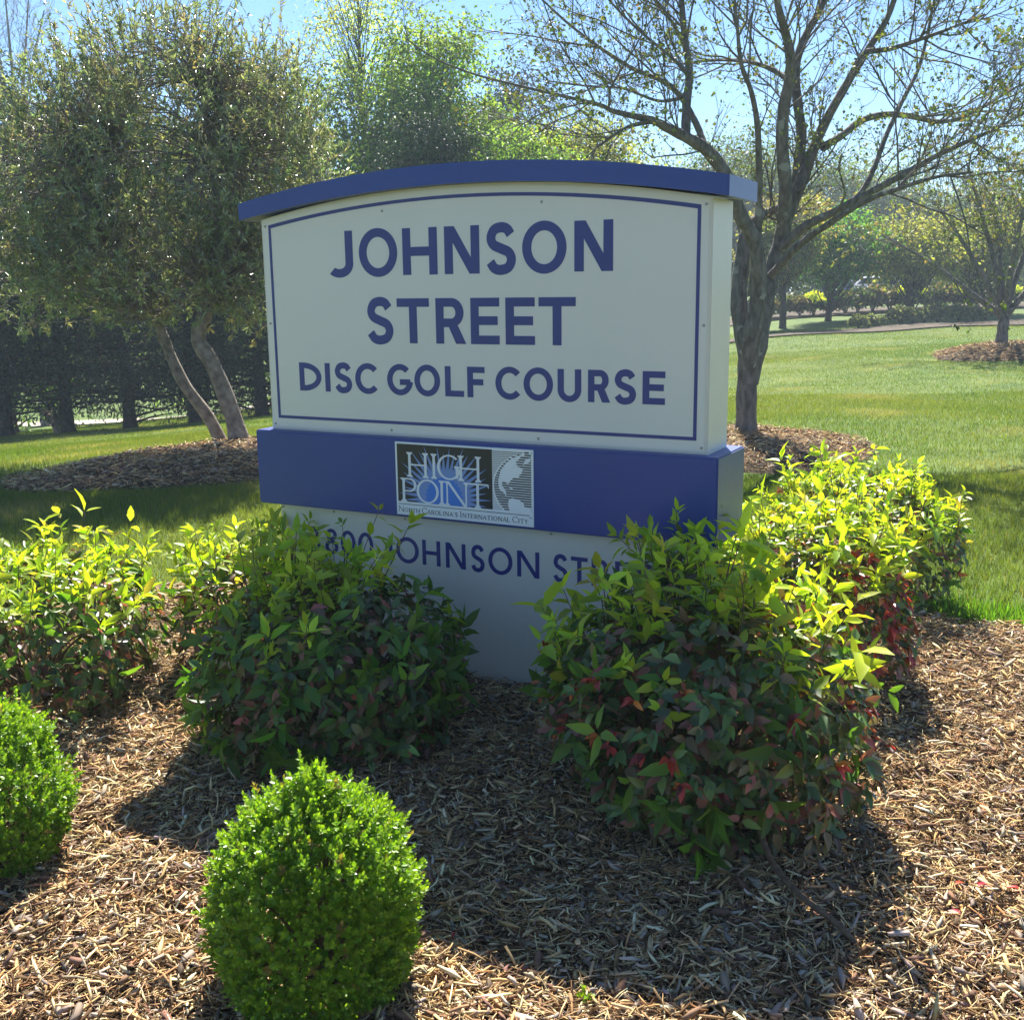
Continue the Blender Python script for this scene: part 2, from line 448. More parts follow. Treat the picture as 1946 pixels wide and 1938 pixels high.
# cabinet with arched top
top = arch(1.935, 1.842, .967)
cabinet = bm_obj('cabinet', outline_prism([(-.967, .9733), (.967, .9733)] + list(reversed(top)), 0.0, PS, .004), M['cream'], sign)
# face sheet, 2.5 mm proud of the cabinet
ft = arch(1.925, 1.838, .955)
face = bm_obj('face_panel', outline_prism([(-.955, .985), (.955, .985)] + list(reversed(ft)), -.0025, 0.004, .001), M['creamface'], sign)
# cap
ct = arch(2.006, 1.906, 1.036); cb = arch(1.933, 1.839, 1.036)
cap = bm_obj('arched_cap', outline_prism(cb + list(reversed(ct)), -CO, CS - CO, .003), M['blue'], sign)
band = bm_obj('blue_band', box_bm(-1.0205, 1.0205, -BO, BS - BO, .6553, .9733, .005), M['blue'], sign)
base = bm_obj('pedestal', box_bm(-.947, .947, .0, PS, -.12, .6553, .004), M['cream'], sign)

# flat figures: lists of quads/polygons in (x, z), pushed out of the surface
class Flat:
    def __init__(s): s.items = []; s.k = 0
    def poly(s, pts):
        s.items.append(([tuple(p) for p in pts], [list(range(len(pts)))]))
    def strip(s, A, B, closed=False):
        n = len(A); v = [tuple(p) for p in A] + [tuple(p) for p in B]
        f = [[i, (i + 1) % n, n + (i + 1) % n, n + i] for i in range(n if closed else n - 1)]
        s.items.append((v, f))
    def rect(s, x0, x1, z0, z1): s.poly([(x0, z0), (x1, z0), (x1, z1), (x0, z1)])
    def stroke(s, pts, wd):
        P = np.asarray(pts, float); T = np.gradient(P, axis=0); T /= np.maximum(np.linalg.norm(T, axis=1, keepdims=True), 1e-9)
        N = np.stack([-T[:, 1], T[:, 0]], -1); h = np.broadcast_to(np.asarray(wd, float), (len(P),))[:, None] / 2
        s.strip(P + N * h, P - N * h)
    def build(s, name, mat, parent, y, proud=.0012, step=.00006):
        bm = bmesh.new()
        for i, (v, fs) in enumerate(s.items):
            vv = [bm.verts.new((p[0], y - proud - step * (i % 6), p[1])) for p in v]
            bb = [bm.verts.new((p[0], y + .0004, p[1])) for p in v]
            cnt = {}
            for f in fs:
                try: bm.faces.new([vv[k] for k in f])
                except ValueError: continue
                for a, b in zip(f, f[1:] + f[:1]): cnt[(a, b)] = cnt.get((a, b), 0) + 1
            for (a, b) in cnt:
                if (b, a) not in cnt and a != b:
                    bm.faces.new((vv[a], bb[a], bb[b], vv[b]))
        # normals: front faces look towards -y
        bmesh.ops.recalc_face_normals(bm, faces=bm.faces)
        me = bpy.data.meshes.new(name); bm.to_mesh(me); bm.free()
        return link(name, me, mat, parent)

def ell(cx, cz, a, b, t0, t1, n=40):
    t = np.radians(np.linspace(t0, t1, n)); return [(cx + a * math.cos(q), cz + b * math.sin(q)) for q in t]

def glyph(F, ch, x0, x1, z0, z1, t, serif=0.0, th=None):
    """geometric letter in the given box with stem width t (th = horizontal stroke); serif = serif half-length"""
    th = th or t * .92; wd = x1 - x0; h = z1 - z0; cx = (x0 + x1) / 2; cz = (z0 + z1) / 2
    def stem(x, lo=z0, hi=z1, bot=True, topp=True, w=t):
        F.rect(x, x + w, lo, hi)
        if serif:
            s = serif; q = th * .8
            if bot: F.poly([(x - s, lo), (x + w + s, lo), (x + w + s, lo + q * .6), (x + w, lo + q * 2.2), (x, lo + q * 2.2), (x - s, lo + q * .6)])
            if topp: F.poly([(x - s, hi), (x - s, hi - q * .6), (x, hi - q * 2.2), (x + w, hi - q * 2.2), (x + w + s, hi - q * .6), (x + w + s, hi)])
    sx0 = x0 + serif; sx1 = x1 - serif
    if ch == 'H':
        stem(sx0); stem(sx1 - t); F.rect(sx0 + t, sx1 - t, cz - th / 2, cz + th / 2)
    elif ch == 'I': stem(cx - t / 2)
    elif ch == 'N':
        t2 = t if not serif else th * 1.1
        stem(sx0, w=t2); stem(sx1 - t2, w=t2, bot=False); k = t * 1.18
        F.poly([(sx0, z1), (sx1 - k, z0), (sx1, z0), (sx0 + k, z1)])
    elif ch == 'E':
        stem(x0); F.rect(x0 + t, x1, z0, z0 + th); F.rect(x0 + t, x1, z1 - th, z1); F.rect(x0 + t, x1 - wd * .06, cz - th / 2 + h * .01, cz + th / 2 + h * .01)
    elif ch == 'F':
        stem(x0); F.rect(x0 + t, x1, z1 - th, z1); F.rect(x0 + t, x1 - wd * .08, cz - th / 2, cz + th / 2)
    elif ch == 'L': stem(x0); F.rect(x0 + t, x1, z0, z0 + th)
    elif ch == 'T':
        stem(cx - t / 2, hi=z1 - th, topp=False); F.rect(x0, x1, z1 - th, z1)
        if serif:
            for s in (-1, 1):
                xe = x0 if s < 0 else x1
                F.poly([(xe, z1), (xe - s * t * .5, z1), (xe - s * t * .25, z1 - th * 2), (xe + s * t * .15, z1 - h * .17)])
    elif ch in 'O0':
        F.strip(ell(cx, cz, wd / 2, h / 2, 0, 360, 49)[:-1], ell(cx, cz, wd / 2 - t, h / 2 - th, 0, 360, 49)[:-1], True)
    elif ch in 'CG':
        a0 = 42 if ch == 'C' else 45; a1 = 318 if ch == 'C' else 352
        A = ell(cx + wd * .06, cz, wd * .56, h / 2, a0, a1); B = ell(cx + wd * .06, cz, wd * .56 - t, h / 2 - th, a0, a1)
        F.strip(A, B)
        if ch == 'G':
            if serif: stem(x1 - t * 1.1, lo=z0 + h * .08, hi=cz + th, bot=False)
            else: F.rect(cx + wd * .05, x1, cz - th * .9, cz + th * .1)
        elif serif: F.rect(x1 - t * .6, x1 - t * .1, z1 - h * .3, z1 - h * .02)
    elif ch == 'D':
        stem(x0); b = h / 2; a = wd - t * .9
        F.strip(ell(x0 + t * .9, cz, a, b, -90, 90), ell(x0 + t * .9, cz, a - t, b - th, -90, 90))
    elif ch == 'J':
        F.rect(x1 - t, x1, z0 + h * .3, z1); a = wd * .62
        F.strip(ell(x1 - a, z0 + h * .3, a, h * .3, -135, 0, 24), ell(x1 - a, z0 + h * .3, a - t, h * .3 - th, -135, 0, 24))
    elif ch == 'U':
        r = wd / 2; F.rect(x0, x0 + t, z0 + h * .38, z1); F.rect(x1 - t, x1, z0 + h * .38, z1)
        F.strip(ell(cx, z0 + h * .38, r, h * .38, 180, 360, 30), ell(cx, z0 + h * .38, r - t, h * .38 - th, 180, 360, 30))
    elif ch in 'RP':
        stem(x0 + serif); k = .46 if ch == 'R' else .46; b = h * (1 - k) / 2 + th * .25; zc = z1 - b; xs = x0 + serif + t * .9
        xm = x1 - (wd * .06 if ch == 'R' else 0) - xs
        st = xm * .42
        F.strip([(xs, z1)] + ell(xs + st, zc, xm - st, b, 90, -90, 24) + [(xs, z1 - 2 * b)],
                [(xs, z1 - th)] + ell(xs + st, zc, xm - st - t, b - th, 90, -90, 24) + [(xs, z1 - 2 * b + th)])
        if ch == 'R':
            xa = x0 + serif + wd * .38
            F.poly([(x1 - t * 1.2, z0), (x1 + t * .05, z0), (xa + t * 1.15, z1 - 2 * b + th * .6), (xa - t * .05, z1 - 2 * b + th * .6)])
    elif ch == 'S':
        q = np.array([(.93, .83), (.77, .96), (.5, 1.0), (.2, .94), (.06, .76), (.17, .6), (.5, .505), (.84, .41), (.96, .24), (.82, .06), (.48, 0), (.2, .045), (.02, .19)])
        c = spline(q, 60); c = np.stack([x0 + t / 2 + c[:, 0] * (wd - t), z0 + th / 2 + c[:, 1] * (h - th)], -1); F.stroke(c, t)
    elif ch == '3':
        q = np.array([(.03, .82), (.22, .98), (.5, 1.0), (.8, .9), (.86, .72), (.7, .57), (.42, .53)]); c = spline(q, 40)
        F.stroke(np.stack([x0 + t / 2 + c[:, 0] * (wd - t), z0 + th / 2 + c[:, 1] * (h - th)], -1), t)
        q = np.array([(.42, .53), (.78, .48), (1, .28), (.86, .07), (.5, 0), (.2, .04), (0, .2)]); c = spline(q, 40)
        F.stroke(np.stack([x0 + t / 2 + c[:, 0] * (wd - t), z0 + th / 2 + c[:, 1] * (h - th)], -1), t)
    elif ch == '8':
        b1 = h * .235; b2 = h * .285
        F.strip(ell(cx, z1 - b1, wd * .42, b1, 0, 360, 41)[:-1], ell(cx, z1 - b1, wd * .42 - t, b1 - th, 0, 360, 41)[:-1], True)
        F.strip(ell(cx, z0 + b2, wd * .5, b2, 0, 360, 41)[:-1], ell(cx, z0 + b2, wd * .5 - t, b2 - th, 0, 360, 41)[:-1], True)
    elif ch == 'A':
        k = t * .55
        F.poly([(x0, z0), (x0 + k * 1.3, z0), (cx + k * .3, z1), (cx - k * .6, z1)])
        F.poly([(x1 - t * 1.2, z0), (x1, z0), (cx + k * .6, z1), (cx - k * .6, z1)])
        F.rect(x0 + wd * .24, x1 - wd * .24, z0 + h * .3, z0 + h * .3 + th)
        if serif:
            F.rect(x0 - serif, x0 + serif * 2, z0, z0 + th * .8); F.rect(x1 - t - serif, x1 + serif, z0, z0 + th * .8)
    elif ch == 'Y':
        F.rect(cx - t / 2, cx + t / 2, z0, cz); F.poly([(x0, z1), (x0 + t, z1), (cx + t / 2, cz), (cx - t / 2, cz - th)]); F.poly([(x1 - t * .6, z1), (x1, z1), (cx + t / 2, cz - th), (cx, cz)])
    elif ch == 'M':
        F.rect(x0, x0 + t, z0, z1); F.rect(x1 - t, x1, z0, z1); F.poly([(x0, z1), (x0 + t, z1), (cx + t / 2, z0), (cx - t / 2, z0)]); F.poly([(x1 - t, z1), (x1, z1), (cx + t / 2, z0), (cx - t / 2, z0)])
    elif ch == "'":
        F.poly([(cx - t / 2, z1), (cx + t / 2, z1), (cx + t * .1, z1 - h * .3), (cx - t * .2, z1 - h * .3)])

L1 = [('J', -.615, -.506), ('O', -.476, -.295), ('H', -.270, -.113), ('N', -.081, .071), ('S', .097, .228), ('O', .251, .429), ('N', .460, .609)]
L2 = [('S', -.452, -.321), ('T', -.305, -.157), ('R', -.127, .005), ('E', .028, .152), ('E', .178, .300), ('T', .316, .465)]
L3 = [('D', -.803, -.690), ('I', -.671, -.644), ('S', -.623, -.533), ('C', -.518, -.408), ('G', -.362, -.253), ('O', -.233, -.115), ('L', -.092, -.008), ('F', .008, .084),
      ('C', .131, .239), ('O', .251, .373), ('U', .392, .487), ('R', .514, .600), ('S', .615, .703), ('E', .725, .809)]
L4 = [('3', -.803, -.738), ('8', -.712, -.644), ('0', -.63, -.553), ('0', -.54, -.463), ('J', -.425, -.368), ('O', -.349, -.239), ('H', -.221, -.136), ('N', -.110, -.018), ('S', .006, .070), ('O', .086, .193), ('N', .214, .310),
      ('S', .368, .432), ('T', .444, .513), ('R', .529, .600), ('E', .624, .682), ('E', .708, .766), ('T', .782, .850)]
def line(name, L, z0, z1, t, parent, y, over=.008):
    F = Flat()
    for ch, a, b in L:
        ov = over * (z1 - z0) / .18 if ch in 'OCGSJU038' else 0
        ov2 = 0 if ch in 'JU' else ov
        glyph(F, ch, a, b, z0 - ov * .7, z1 + ov2 * .7, t)
    o = F.build(name, M['ink'], parent, y); return o
FY = -.0025
for nm, L, z0, z1, t in (('lettering', L1, 1.608, 1.784, .0368), ('lettering', L2, 1.346, 1.519, .0355), ('lettering', L3, 1.1435, 1.2605, .0252)):
    line(nm, L, z0, z1, t, face, FY)
line('lettering', L4[:4], .453, .557, .0172, base, 0.0)
line('lettering', L4[4:11], .453, .557, .0172, base, 0.0)
line('lettering', L4[11:], .453, .557, .0172, base, 0.0)
# border line with arched top
F = Flat()
oa = arch(1.8985, 1.819, .9265, 40); w_ = .0125
F.strip(oa, [(x * (1 - w_ / .93), z - w_) for x, z in oa])
x_in = .9265 * (1 - w_ / .93)
F.strip([(-.9265, 1.819), (-.9265, 1.023), (.9265, 1.023), (.9265, 1.819)], [(-x_in, 1.819 - w_), (-x_in, 1.023 + w_), (x_in, 1.023 + w_), (x_in, 1.819 - w_)])
F.build('border_line', M['ink'], face, FY)
# screws
def screw(x, z, parent, y):
    bm = bmesh.new()
    bmesh.ops.create_cone(bm, cap_ends=True, segments=12, radius1=.0055, radius2=.004, depth=.004, matrix=Matrix.Translation((x, y - .002, z)) @ Matrix.Rotation(R(90), 4, 'X'))
    b2 = bmesh.ops.create_cube(bm, size=1, matrix=Matrix.Translation((x, y - .0042, z)) @ Matrix.Diagonal((.007, .0006, .0012, 1)))
    bm_obj('screw', bm, M['screw'], parent)
for x, z in ((-.943, 1.815), (-.36, 1.853), (.33, 1.855), (.943, 1.82), (-.943, 1.42), (.943, 1.42), (-.945, .998), (-.35, .998), (.31, .998), (.945, .998)): screw(x, z, face, FY)
for x in (-.93, -.66, -.3, .36, .9): screw(x, .636, base, 0.0)

# logo plaque on the band
LX, LZ, LW, LH = -.3042, .6661, .6168, .2946
def lu(u, v): return (LX + LW * u, LZ + LH * v)
plaque = bm_obj('logo_plaque', box_bm(LX, LX + LW, -BO - .004, -BO + .001, LZ, LZ + LH, .0008), M['white'], sign)
PY = -BO - .004
F = Flat(); F.poly([lu(.0145, .187), lu(.7155, .187), lu(.7155, .976), lu(.0145, .976)]); F.build('dark_field', M['black'], plaque, PY, .0004)
def clip(poly, z):
    out = []
    for i in range(len(poly)):
        a, b = poly[i], poly[(i + 1) % len(poly)]
        if a[1] >= z: out.append(a)
        if (a[1] >= z) != (b[1] >= z):
            t = (z - a[1]) / (b[1] - a[1]); out.append((a[0] + (b[0] - a[0]) * t, z))
    return out
# sunburst
sc = lu(.365, .275); rad = .079; zb = lu(0, .19)[1]
F = Flat()
for k in range(27):
    a = R(-14 + k * 208 / 26.0)
    ex = [1e9]
    dx, dz = math.cos(a), math.sin(a)
    x_lo, x_hi = lu(.02, 0)[0], lu(.71, 0)[0]; z_hi = lu(0, .965)[1]
    if dx > 1e-6: ex.append((x_hi - sc[0]) / dx)
    if dx < -1e-6: ex.append((x_lo - sc[0]) / dx)
    if dz > 1e-6: ex.append((z_hi - sc[1]) / dz)
    ln = min(min(ex), .235) * (1.0 if k % 2 == 0 else .9)
    bw = .0115
    pl = [(sc[0] + dx * rad * .95 - dz * bw, sc[1] + dz * rad * .95 + dx * bw), (sc[0] + dx * rad * .95 + dz * bw, sc[1] + dz * rad * .95 - dx * bw), (sc[0] + dx * ln, sc[1] + dz * ln)]
    pl = clip(pl, zb)
    if len(pl) >= 3: F.poly(pl)
F.build('sun_ray', M['ray'], plaque, PY, .0007, .00003)
F = Flat()
disc = []
for k in range(56):
    a = 2 * math.pi * k / 56; rr = rad * (1.12 if k % 2 else 1.0); disc.append((sc[0] + math.cos(a) * rr, sc[1] + math.sin(a) * rr))
F.poly(clip(disc, zb)); F.build('sun_disc', M['midblue'], plaque, PY, .0011)
# HIGH POINT
F = Flat()
tz_ = .0112; hz = .0060; se = .0080
for ch, a, b in (('H', .088, .252), ('I', .255, .331), ('G', .318, .475), ('H', .47, .638)): glyph(F, ch, lu(a, 0)[0], lu(b, 0)[0], lu(0, .532)[1], lu(0, .868)[1], tz_, se, hz)
for ch, a, b in (('P', .038, .158), ('O', .158, .325), ('I', .314, .382), ('N', .37, .545), ('T', .533, .688)): glyph(F, ch, lu(a, 0)[0], lu(b, 0)[0], lu(0, .187)[1], lu(0, .513)[1], tz_, se, hz)
F.build('lettering', M['white'], plaque, PY, .0016, .00005)
# rule and tag line
F = Flat(); F.rect(*[lu(.016, 0)[0], lu(.972, 0)[0]], lu(0, .146)[1], lu(0, .154)[1]); F.build('rule_line', M['black'], plaque, PY, .0005)
ADV = dict(N=.86, O=.86, R=.72, T=.72, H=.84, C=.78, A=.78, L=.62, I=.32, S=.52, E=.62, Y=.74); ADV["'"] = .24
words_ = ["NORTH", "CAROLINA'S", "INTERNATIONAL", "CITY"]
tot = 0
for k, wv in enumerate(words_):
    for j, ch in enumerate(wv): tot += ADV[ch] * (1.0 if j == 0 else .74) + .10
    tot += .26
x = lu(.016, 0)[0]; scale = (lu(.966, 0)[0] - x) / (tot - .26)
F = Flat(); capH = LH * .079; z0 = lu(0, .042)[1]
for wv in words_:
    for j, ch in enumerate(wv):
        wdt = ADV[ch] * (1.0 if j == 0 else .74) * scale; hh = capH * (1.0 if j == 0 else .72)
        glyph(F, ch, x, x + wdt, z0, z0 + hh, .0027, .0012, .0015); x += wdt + .10 * scale
    x += .26 * scale
zt = lu(0, .113)[1]
glyph(F, 'T', lu(.968, 0)[0], lu(.976, 0)[0], zt, zt + .0045, .001); glyph(F, 'M', lu(.978, 0)[0], lu(.989, 0)[0], zt, zt + .0045, .001)
F.build('lettering', M['black'], plaque, PY, .0005, .00003)
# globe
gcx, gcz, ga, gb = 1.02, .50, .292, .47
def gleft(v):
    q = 1 - ((v - gcz) / gb) ** 2
    return gcx - ga * math.sqrt(q) if q > 0 else None
F = Flat()
n_st = 25
for k in range(n_st):
    v = .195 + k * .0315; g = gleft(v)
    if g is None or v > .965: continue
    hh = .0185
    if v < .62: F.poly([lu(g, v), lu(.986, v), lu(.986, v + hh), lu(g - .001, v + hh)])
    else:
        u = g; F.poly([lu(u, v), lu(u + .032, v), lu(u + .034, v + hh), lu(u + .004, v + hh)])
        F.poly([lu(max(u + .05, .90 - (v - .62) * .1), v), lu(.986, v), lu(.986, v + hh), lu(max(u + .055, .91 - (v - .62) * .1), v + hh)])
for k in range(34):
    v = .20 + k * .0235; g = gleft(v); g = .985 if g is None else g
    th_ = .004 + .005 * max(0, (v - .3) / .67)
    if v > .972: break
    F.poly([lu(.717, v), lu(min(g - .012, .985), v), lu(min(g - .012, .985), v + th_), lu(.717, v + th_)])
F.build('globe_stripe', M['black'], plaque, PY, .0005, .00003)
NA = [(.852, .874), (.93, .945), (.908, .882), (.88, .825), (.862, .759), (.902, .775), (.93, .747), (.918, .682), (.873, .644), (.844, .586), (.827, .541), (.793, .579), (.781, .534), (.792, .493), (.809, .453), (.814, .378), (.831, .338), (.792, .428), (.763, .467), (.758, .574), (.777, .716), (.812, .806)]
SA = [(.831, .338), (.854, .363), (.905, .339), (.933, .301), (.938, .259), (.983, .251), (.986, .171), (.836, .177), (.825, .272)]
F = Flat(); F.poly([lu(*p) for p in NA]); F.poly([lu(*p) for p in SA]); F.poly([lu(*p) for p in [(.93, .8), (.975, .84), (.986, .9), (.95, .88)]]); F.poly([lu(*p) for p in [(.83, .50), (.86, .465), (.865, .475), (.835, .51)]])
F.build('globe_land', M['white'], plaque, PY, .0011)

# ---------------------------------------------------------------- shrubs
OLD_COLS = [(.060, .110, .035), (.085, .155, .042), (.150, .120, .050), (.185, .085, .055), (.33, .115, .085), (.13, .21, .05)]
MID_COLS = [(.075, .18, .035), (.11, .23, .04), (.15, .28, .045)]
NEW_COLS = [(.33, .46, .04), (.42, .52, .05), (.25, .38, .035), (.46, .44, .07)]
RED_COLS = [(.45, .05, .03), (.34, .06, .06), (.55, .16, .03), (.20, .04, .04)]

def nandina(label, cx, cy, r, h, n_old, n_new, seed, p_old=(4, 4, 2, 2, 1, 2), mid=0, red=0, new_h=.22, new_dir=None, top=.62, leafscale=1.0, mid_zone=None, arch_stem=None, ry=None, peak=None, tilt=0.0, newscale=1.0, sprays=()):
    global rng
    keep = rng; rng = np.random.default_rng(seed)
    g0 = sz1(cx, cy); t = empty('nandina_shrub', (cx, cy, g0))
    tag(t, label, 'shrub', 'nandina shrubs around the sign')
    ry = ry or r
    lob = rng.normal(size=(13, 3)); lob = unit(lob); lamp = rng.uniform(-.20, .15, 13)
    def shell(n, lo, hi, zmin=-.75, zmax=1):
        d = rand_unit(n * 3); d = d[(d[:, 2] > zmin) & (d[:, 2] < zmax)][:n]
        f = rng.uniform(lo, hi, len(d)) * (1 + (np.exp(-((d[:, None] - lob[None]) ** 2).sum(-1) * 6.0) * lamp).sum(1))
        f = f * np.where(rng.random(len(d)) < .05, rng.uniform(1.04, 1.12, len(d)), 1)
        f = f / (np.abs(d) ** 2.7).sum(1) ** (1 / 2.7) * .93
        c = np.array([0, 0, h * .47]); Q = c + d * f[:, None] * np.array([r, ry, h * .54])
        Q[:, 2] = np.maximum(Q[:, 2], .015 + .03 * rng.random(len(Q))); Q[:, 2] *= 1 + tilt * Q[:, 0] / r * np.clip(Q[:, 2] / h, 0, 1)
        return Q, d
    stems = TubeBag()
    tips, dd = shell(34, .7, .95, -.3)
    for q in tips:
        b = np.array([rng.normal(0, .05), rng.normal(0, .05), -.03]); mdl = (b + q) / 2 + np.array([0, 0, .06]) + rng.normal(0, .02, 3)
        stems.add(spline([b, mdl, q], 7), np.linspace(.006, .0025, 7), 5)
    if arch_stem is not None:
        stems.add(spline(np.array(arch_stem) - np.array([cx, cy, g0]), 16), np.linspace(.010, .007, 16), 7)
    bag = LeafBag()
    # old leaves: drooping compound sprays that overlap like shingles
    gap = unit(rng.normal(size=(6, 3)) * np.array([1, 1, .5]))
    for frac, lo, hi in ((.62, .86, 1.04), (.38, .5, .88)):
        n = int(n_old * frac); P, d = shell(n, lo, hi, -.9)
        ok = ~(((d[:, None] * gap[None]).sum(-1).max(1) > .955) & (rng.random(len(d)) < .75)); P, d = P[ok], d[ok]; n = len(P)
        out = unit(d * np.array([1, 1, .6]))
        ax = unit(out * .75 + np.array([0, 0, -.45]) + rng.normal(0, .35, (n, 3)))
        for k in range(3):
            n5 = len(P); sp = (k - 1) * .75 + rng.normal(0, .15, n5)
            side = unit(np.cross(ax, out + .01)); D = ax * np.cos(sp)[:, None] + side * np.sin(sp)[:, None]
            L = rng.uniform(.030, .060, n5) * leafscale
            bag.add(P + ax * .01 * k, D + rng.normal(0, .2, (n5, 3)), unit(out + np.array([0, 0, .5]) + rng.normal(0, .35, (n5, 3))), L, L * rng.uniform(.40, .60, n5), np.clip(pick(OLD_COLS, p_old, n5, .22, .08) * (1 + .25 * np.sin(P[:, :1] * 23 + np.sin(P[:, 2:3] * 17) * 2)), .01, .9), droop=.22, fold=.2)
    if red:
        n = red; P, d = shell(n, .92, 1.08, -.35, .75)
        if mid_zone is not None and mid_zone[0] == 'red': k_ = (d @ np.array(mid_zone[1])) > mid_zone[2]; P, d = P[k_], d[k_]
        for k in range(4):
            D = unit(d + np.array([0, 0, -.3]) + rng.normal(0, .5, d.shape)); L = rng.uniform(.035, .06, len(P))
            bag.add(P, D, unit(d + np.array([0, 0, .7]) + rng.normal(0, .3, d.shape)), L, L * .42, pick(RED_COLS, (3, 3, 2, 2), len(P), .25, .1), droop=.3)
    bag.build('foliage', M['nandina_old'], t)
    nb = LeafBag()
    def whorl(P, A, L, cols, probs, k_leaf=4, spread=.75):
        n = len(P)
        if n == 0: return
        s1 = unit(np.cross(A, rng.normal(size=(n, 3)))); s2 = np.cross(A, s1); ph = rng.uniform(0, 6.28, n)
        base_t = pick(cols, probs, n, .16, .06)
        for k in range(k_leaf):
            a = ph + k * 2 * math.pi / k_leaf + rng.normal(0, .3, n); sp = spread * rng.uniform(.6, 1.3, n)
            rad_ = s1 * np.cos(a)[:, None] + s2 * np.sin(a)[:, None]
            D = unit(A * np.cos(sp)[:, None] + rad_ * np.sin(sp)[:, None]); N = unit(A * np.sin(sp)[:, None] - rad_ * np.cos(sp)[:, None]) + rng.normal(0, .25, (n, 3))
            Lk = L * rng.uniform(.55, 1.25, n)
            D = unit(D + rng.normal(0, .28, (n, 3)) + np.array([0, 0, -.12 * k])); P_k = P - A * (L * .28 * (k // 2))[:, None]
            nb.add(P_k + D * .006, D, N, Lk, Lk * rng.uniform(.30, .46, n), base_t * rng.uniform(.85, 1.15, (n, 1)), droop=rng.uniform(.02, .35), fold=.2)
    if mid:
        n = mid; P, d = shell(n, .95, 1.1, -.55, .8)
        if mid_zone is not None and mid_zone[0] == 'mid': k_ = (d @ np.array(mid_zone[1])) > mid_zone[2]; P, d = P[k_], d[k_]
        A = unit(d + np.array([0, 0, .1]) + rng.normal(0, .25, d.shape))
        whorl(P, A, rng.uniform(.055, .095, len(P)) * leafscale, MID_COLS, (3, 3, 2), 4, 1.0)
    # single large sprays that stand out on the near side
    for sx_, sy_, yy, tone, L_, nl in sprays:
        q = at(sx_ * 1.00725, sy_ * 1.00725, yy) - np.array([cx, cy, g0]); c_ = np.array([0, 0, h * .5]); o_ = unit(q - c_)
        stems.add(spline([q - o_ * .16, q - o_ * .07 + np.array([0, 0, .015]), q], 6), np.linspace(.0025, .0015, 6), 4)
        for k in range(nl):
            whorl((q + rng.normal(0, .018, 3) - np.array([0, 0, .03]) * k)[None], unit(o_ + np.array([0, -.2, (-.35 if tone == 'mid' else .45)]) + rng.normal(0, .25, 3))[None], np.array([L_]), MID_COLS if tone == 'mid' else NEW_COLS[:3], (1, 2, 3), 4, .8)
    # new growth on upright shoots
    P, d = shell(n_new, .85, 1.0, top - .25, 1)
    sel = rng.random(len(P)) < np.clip((d[:, 2] - top + .35) * 2.2, .15, 1); P, d = P[sel], d[sel]
    if new_dir is not None:
        wgt = 1 / (1 + np.exp(-5 * (d @ np.array(new_dir)))); s_ = rng.random(len(P)) < wgt; P, d = P[s_], d[s_]
    if peak is not None:      # extra tall shoots round a spot on top
        pk, n_pk, pr_ = peak; a_ = rng.uniform(0, 6.28, n_pk); q_ = pr_ * rng.uniform(0, 1, n_pk) ** .6
        P = np.concatenate([P, np.array(pk) + np.stack([q_ * np.cos(a_), q_ * np.sin(a_), -.25 * q_ + rng.normal(0, .02, n_pk)], -1)])
        d = np.concatenate([d, unit(np.stack([np.cos(a_) * .5, np.sin(a_) * .5, np.full(n_pk, .9)], -1))])
    for q, e in zip(P, d):
        ln = new_h * rng.beta(1.6, 2.4) + .025
        A = unit(np.array([0, 0, 1.0]) + e * .55 + rng.normal(0, .28, 3))
        q2 = q + A * ln; md = (q + q2) / 2 + rng.normal(0, .008, 3)
        stems.add(spline([q - A * .05, md, q2], 5), np.linspace(.0022, .0013, 5), 4)
        k = 1 + int(ln / .06)
        for j in range(k):
            tt = 1 - j * .3 * (1 if k > 1 else 0)
            if tt < .15: break
            pj = q + (q2 - q) * tt
            whorl(pj[None], A[None] + rng.normal(0, .2, (1, 3)), np.array([rng.uniform(.045, .085) * leafscale * newscale * (1 - .12 * j)]), NEW_COLS, (4, 4, 2, 1), rng.integers(3, 6), .8)
    # flush of fresh leaves hugging the top
    P2, d2 = shell(int(n_new * 2.2), .93, 1.06, top - .3, 1)
    sel = rng.random(len(P2)) < np.clip((d2[:, 2] - top + .3) * 2.0, .08, 1); P2, d2 = P2[sel], d2[sel]
    if new_dir is not None:
        s_ = rng.random(len(P2)) < 1 / (1 + np.exp(-5 * (d2 @ np.array(new_dir)))); P2, d2 = P2[s_], d2[s_]
    whorl(P2, unit(d2 * .6 + np.array([0, 0, .6]) + rng.normal(0, .35, d2.shape)), rng.uniform(.035, .07, len(P2)) * leafscale * newscale, NEW_COLS + [(.11, .20, .03)], (4, 3, 4, 1, 3), 4, .95)
    o = nb.build('new_foliage', M['nandina_new'], t); o['label'] = 'lime green new shoots' 
    stems.build('woody_base', M['stem'], t)
    rng = keep
    return t

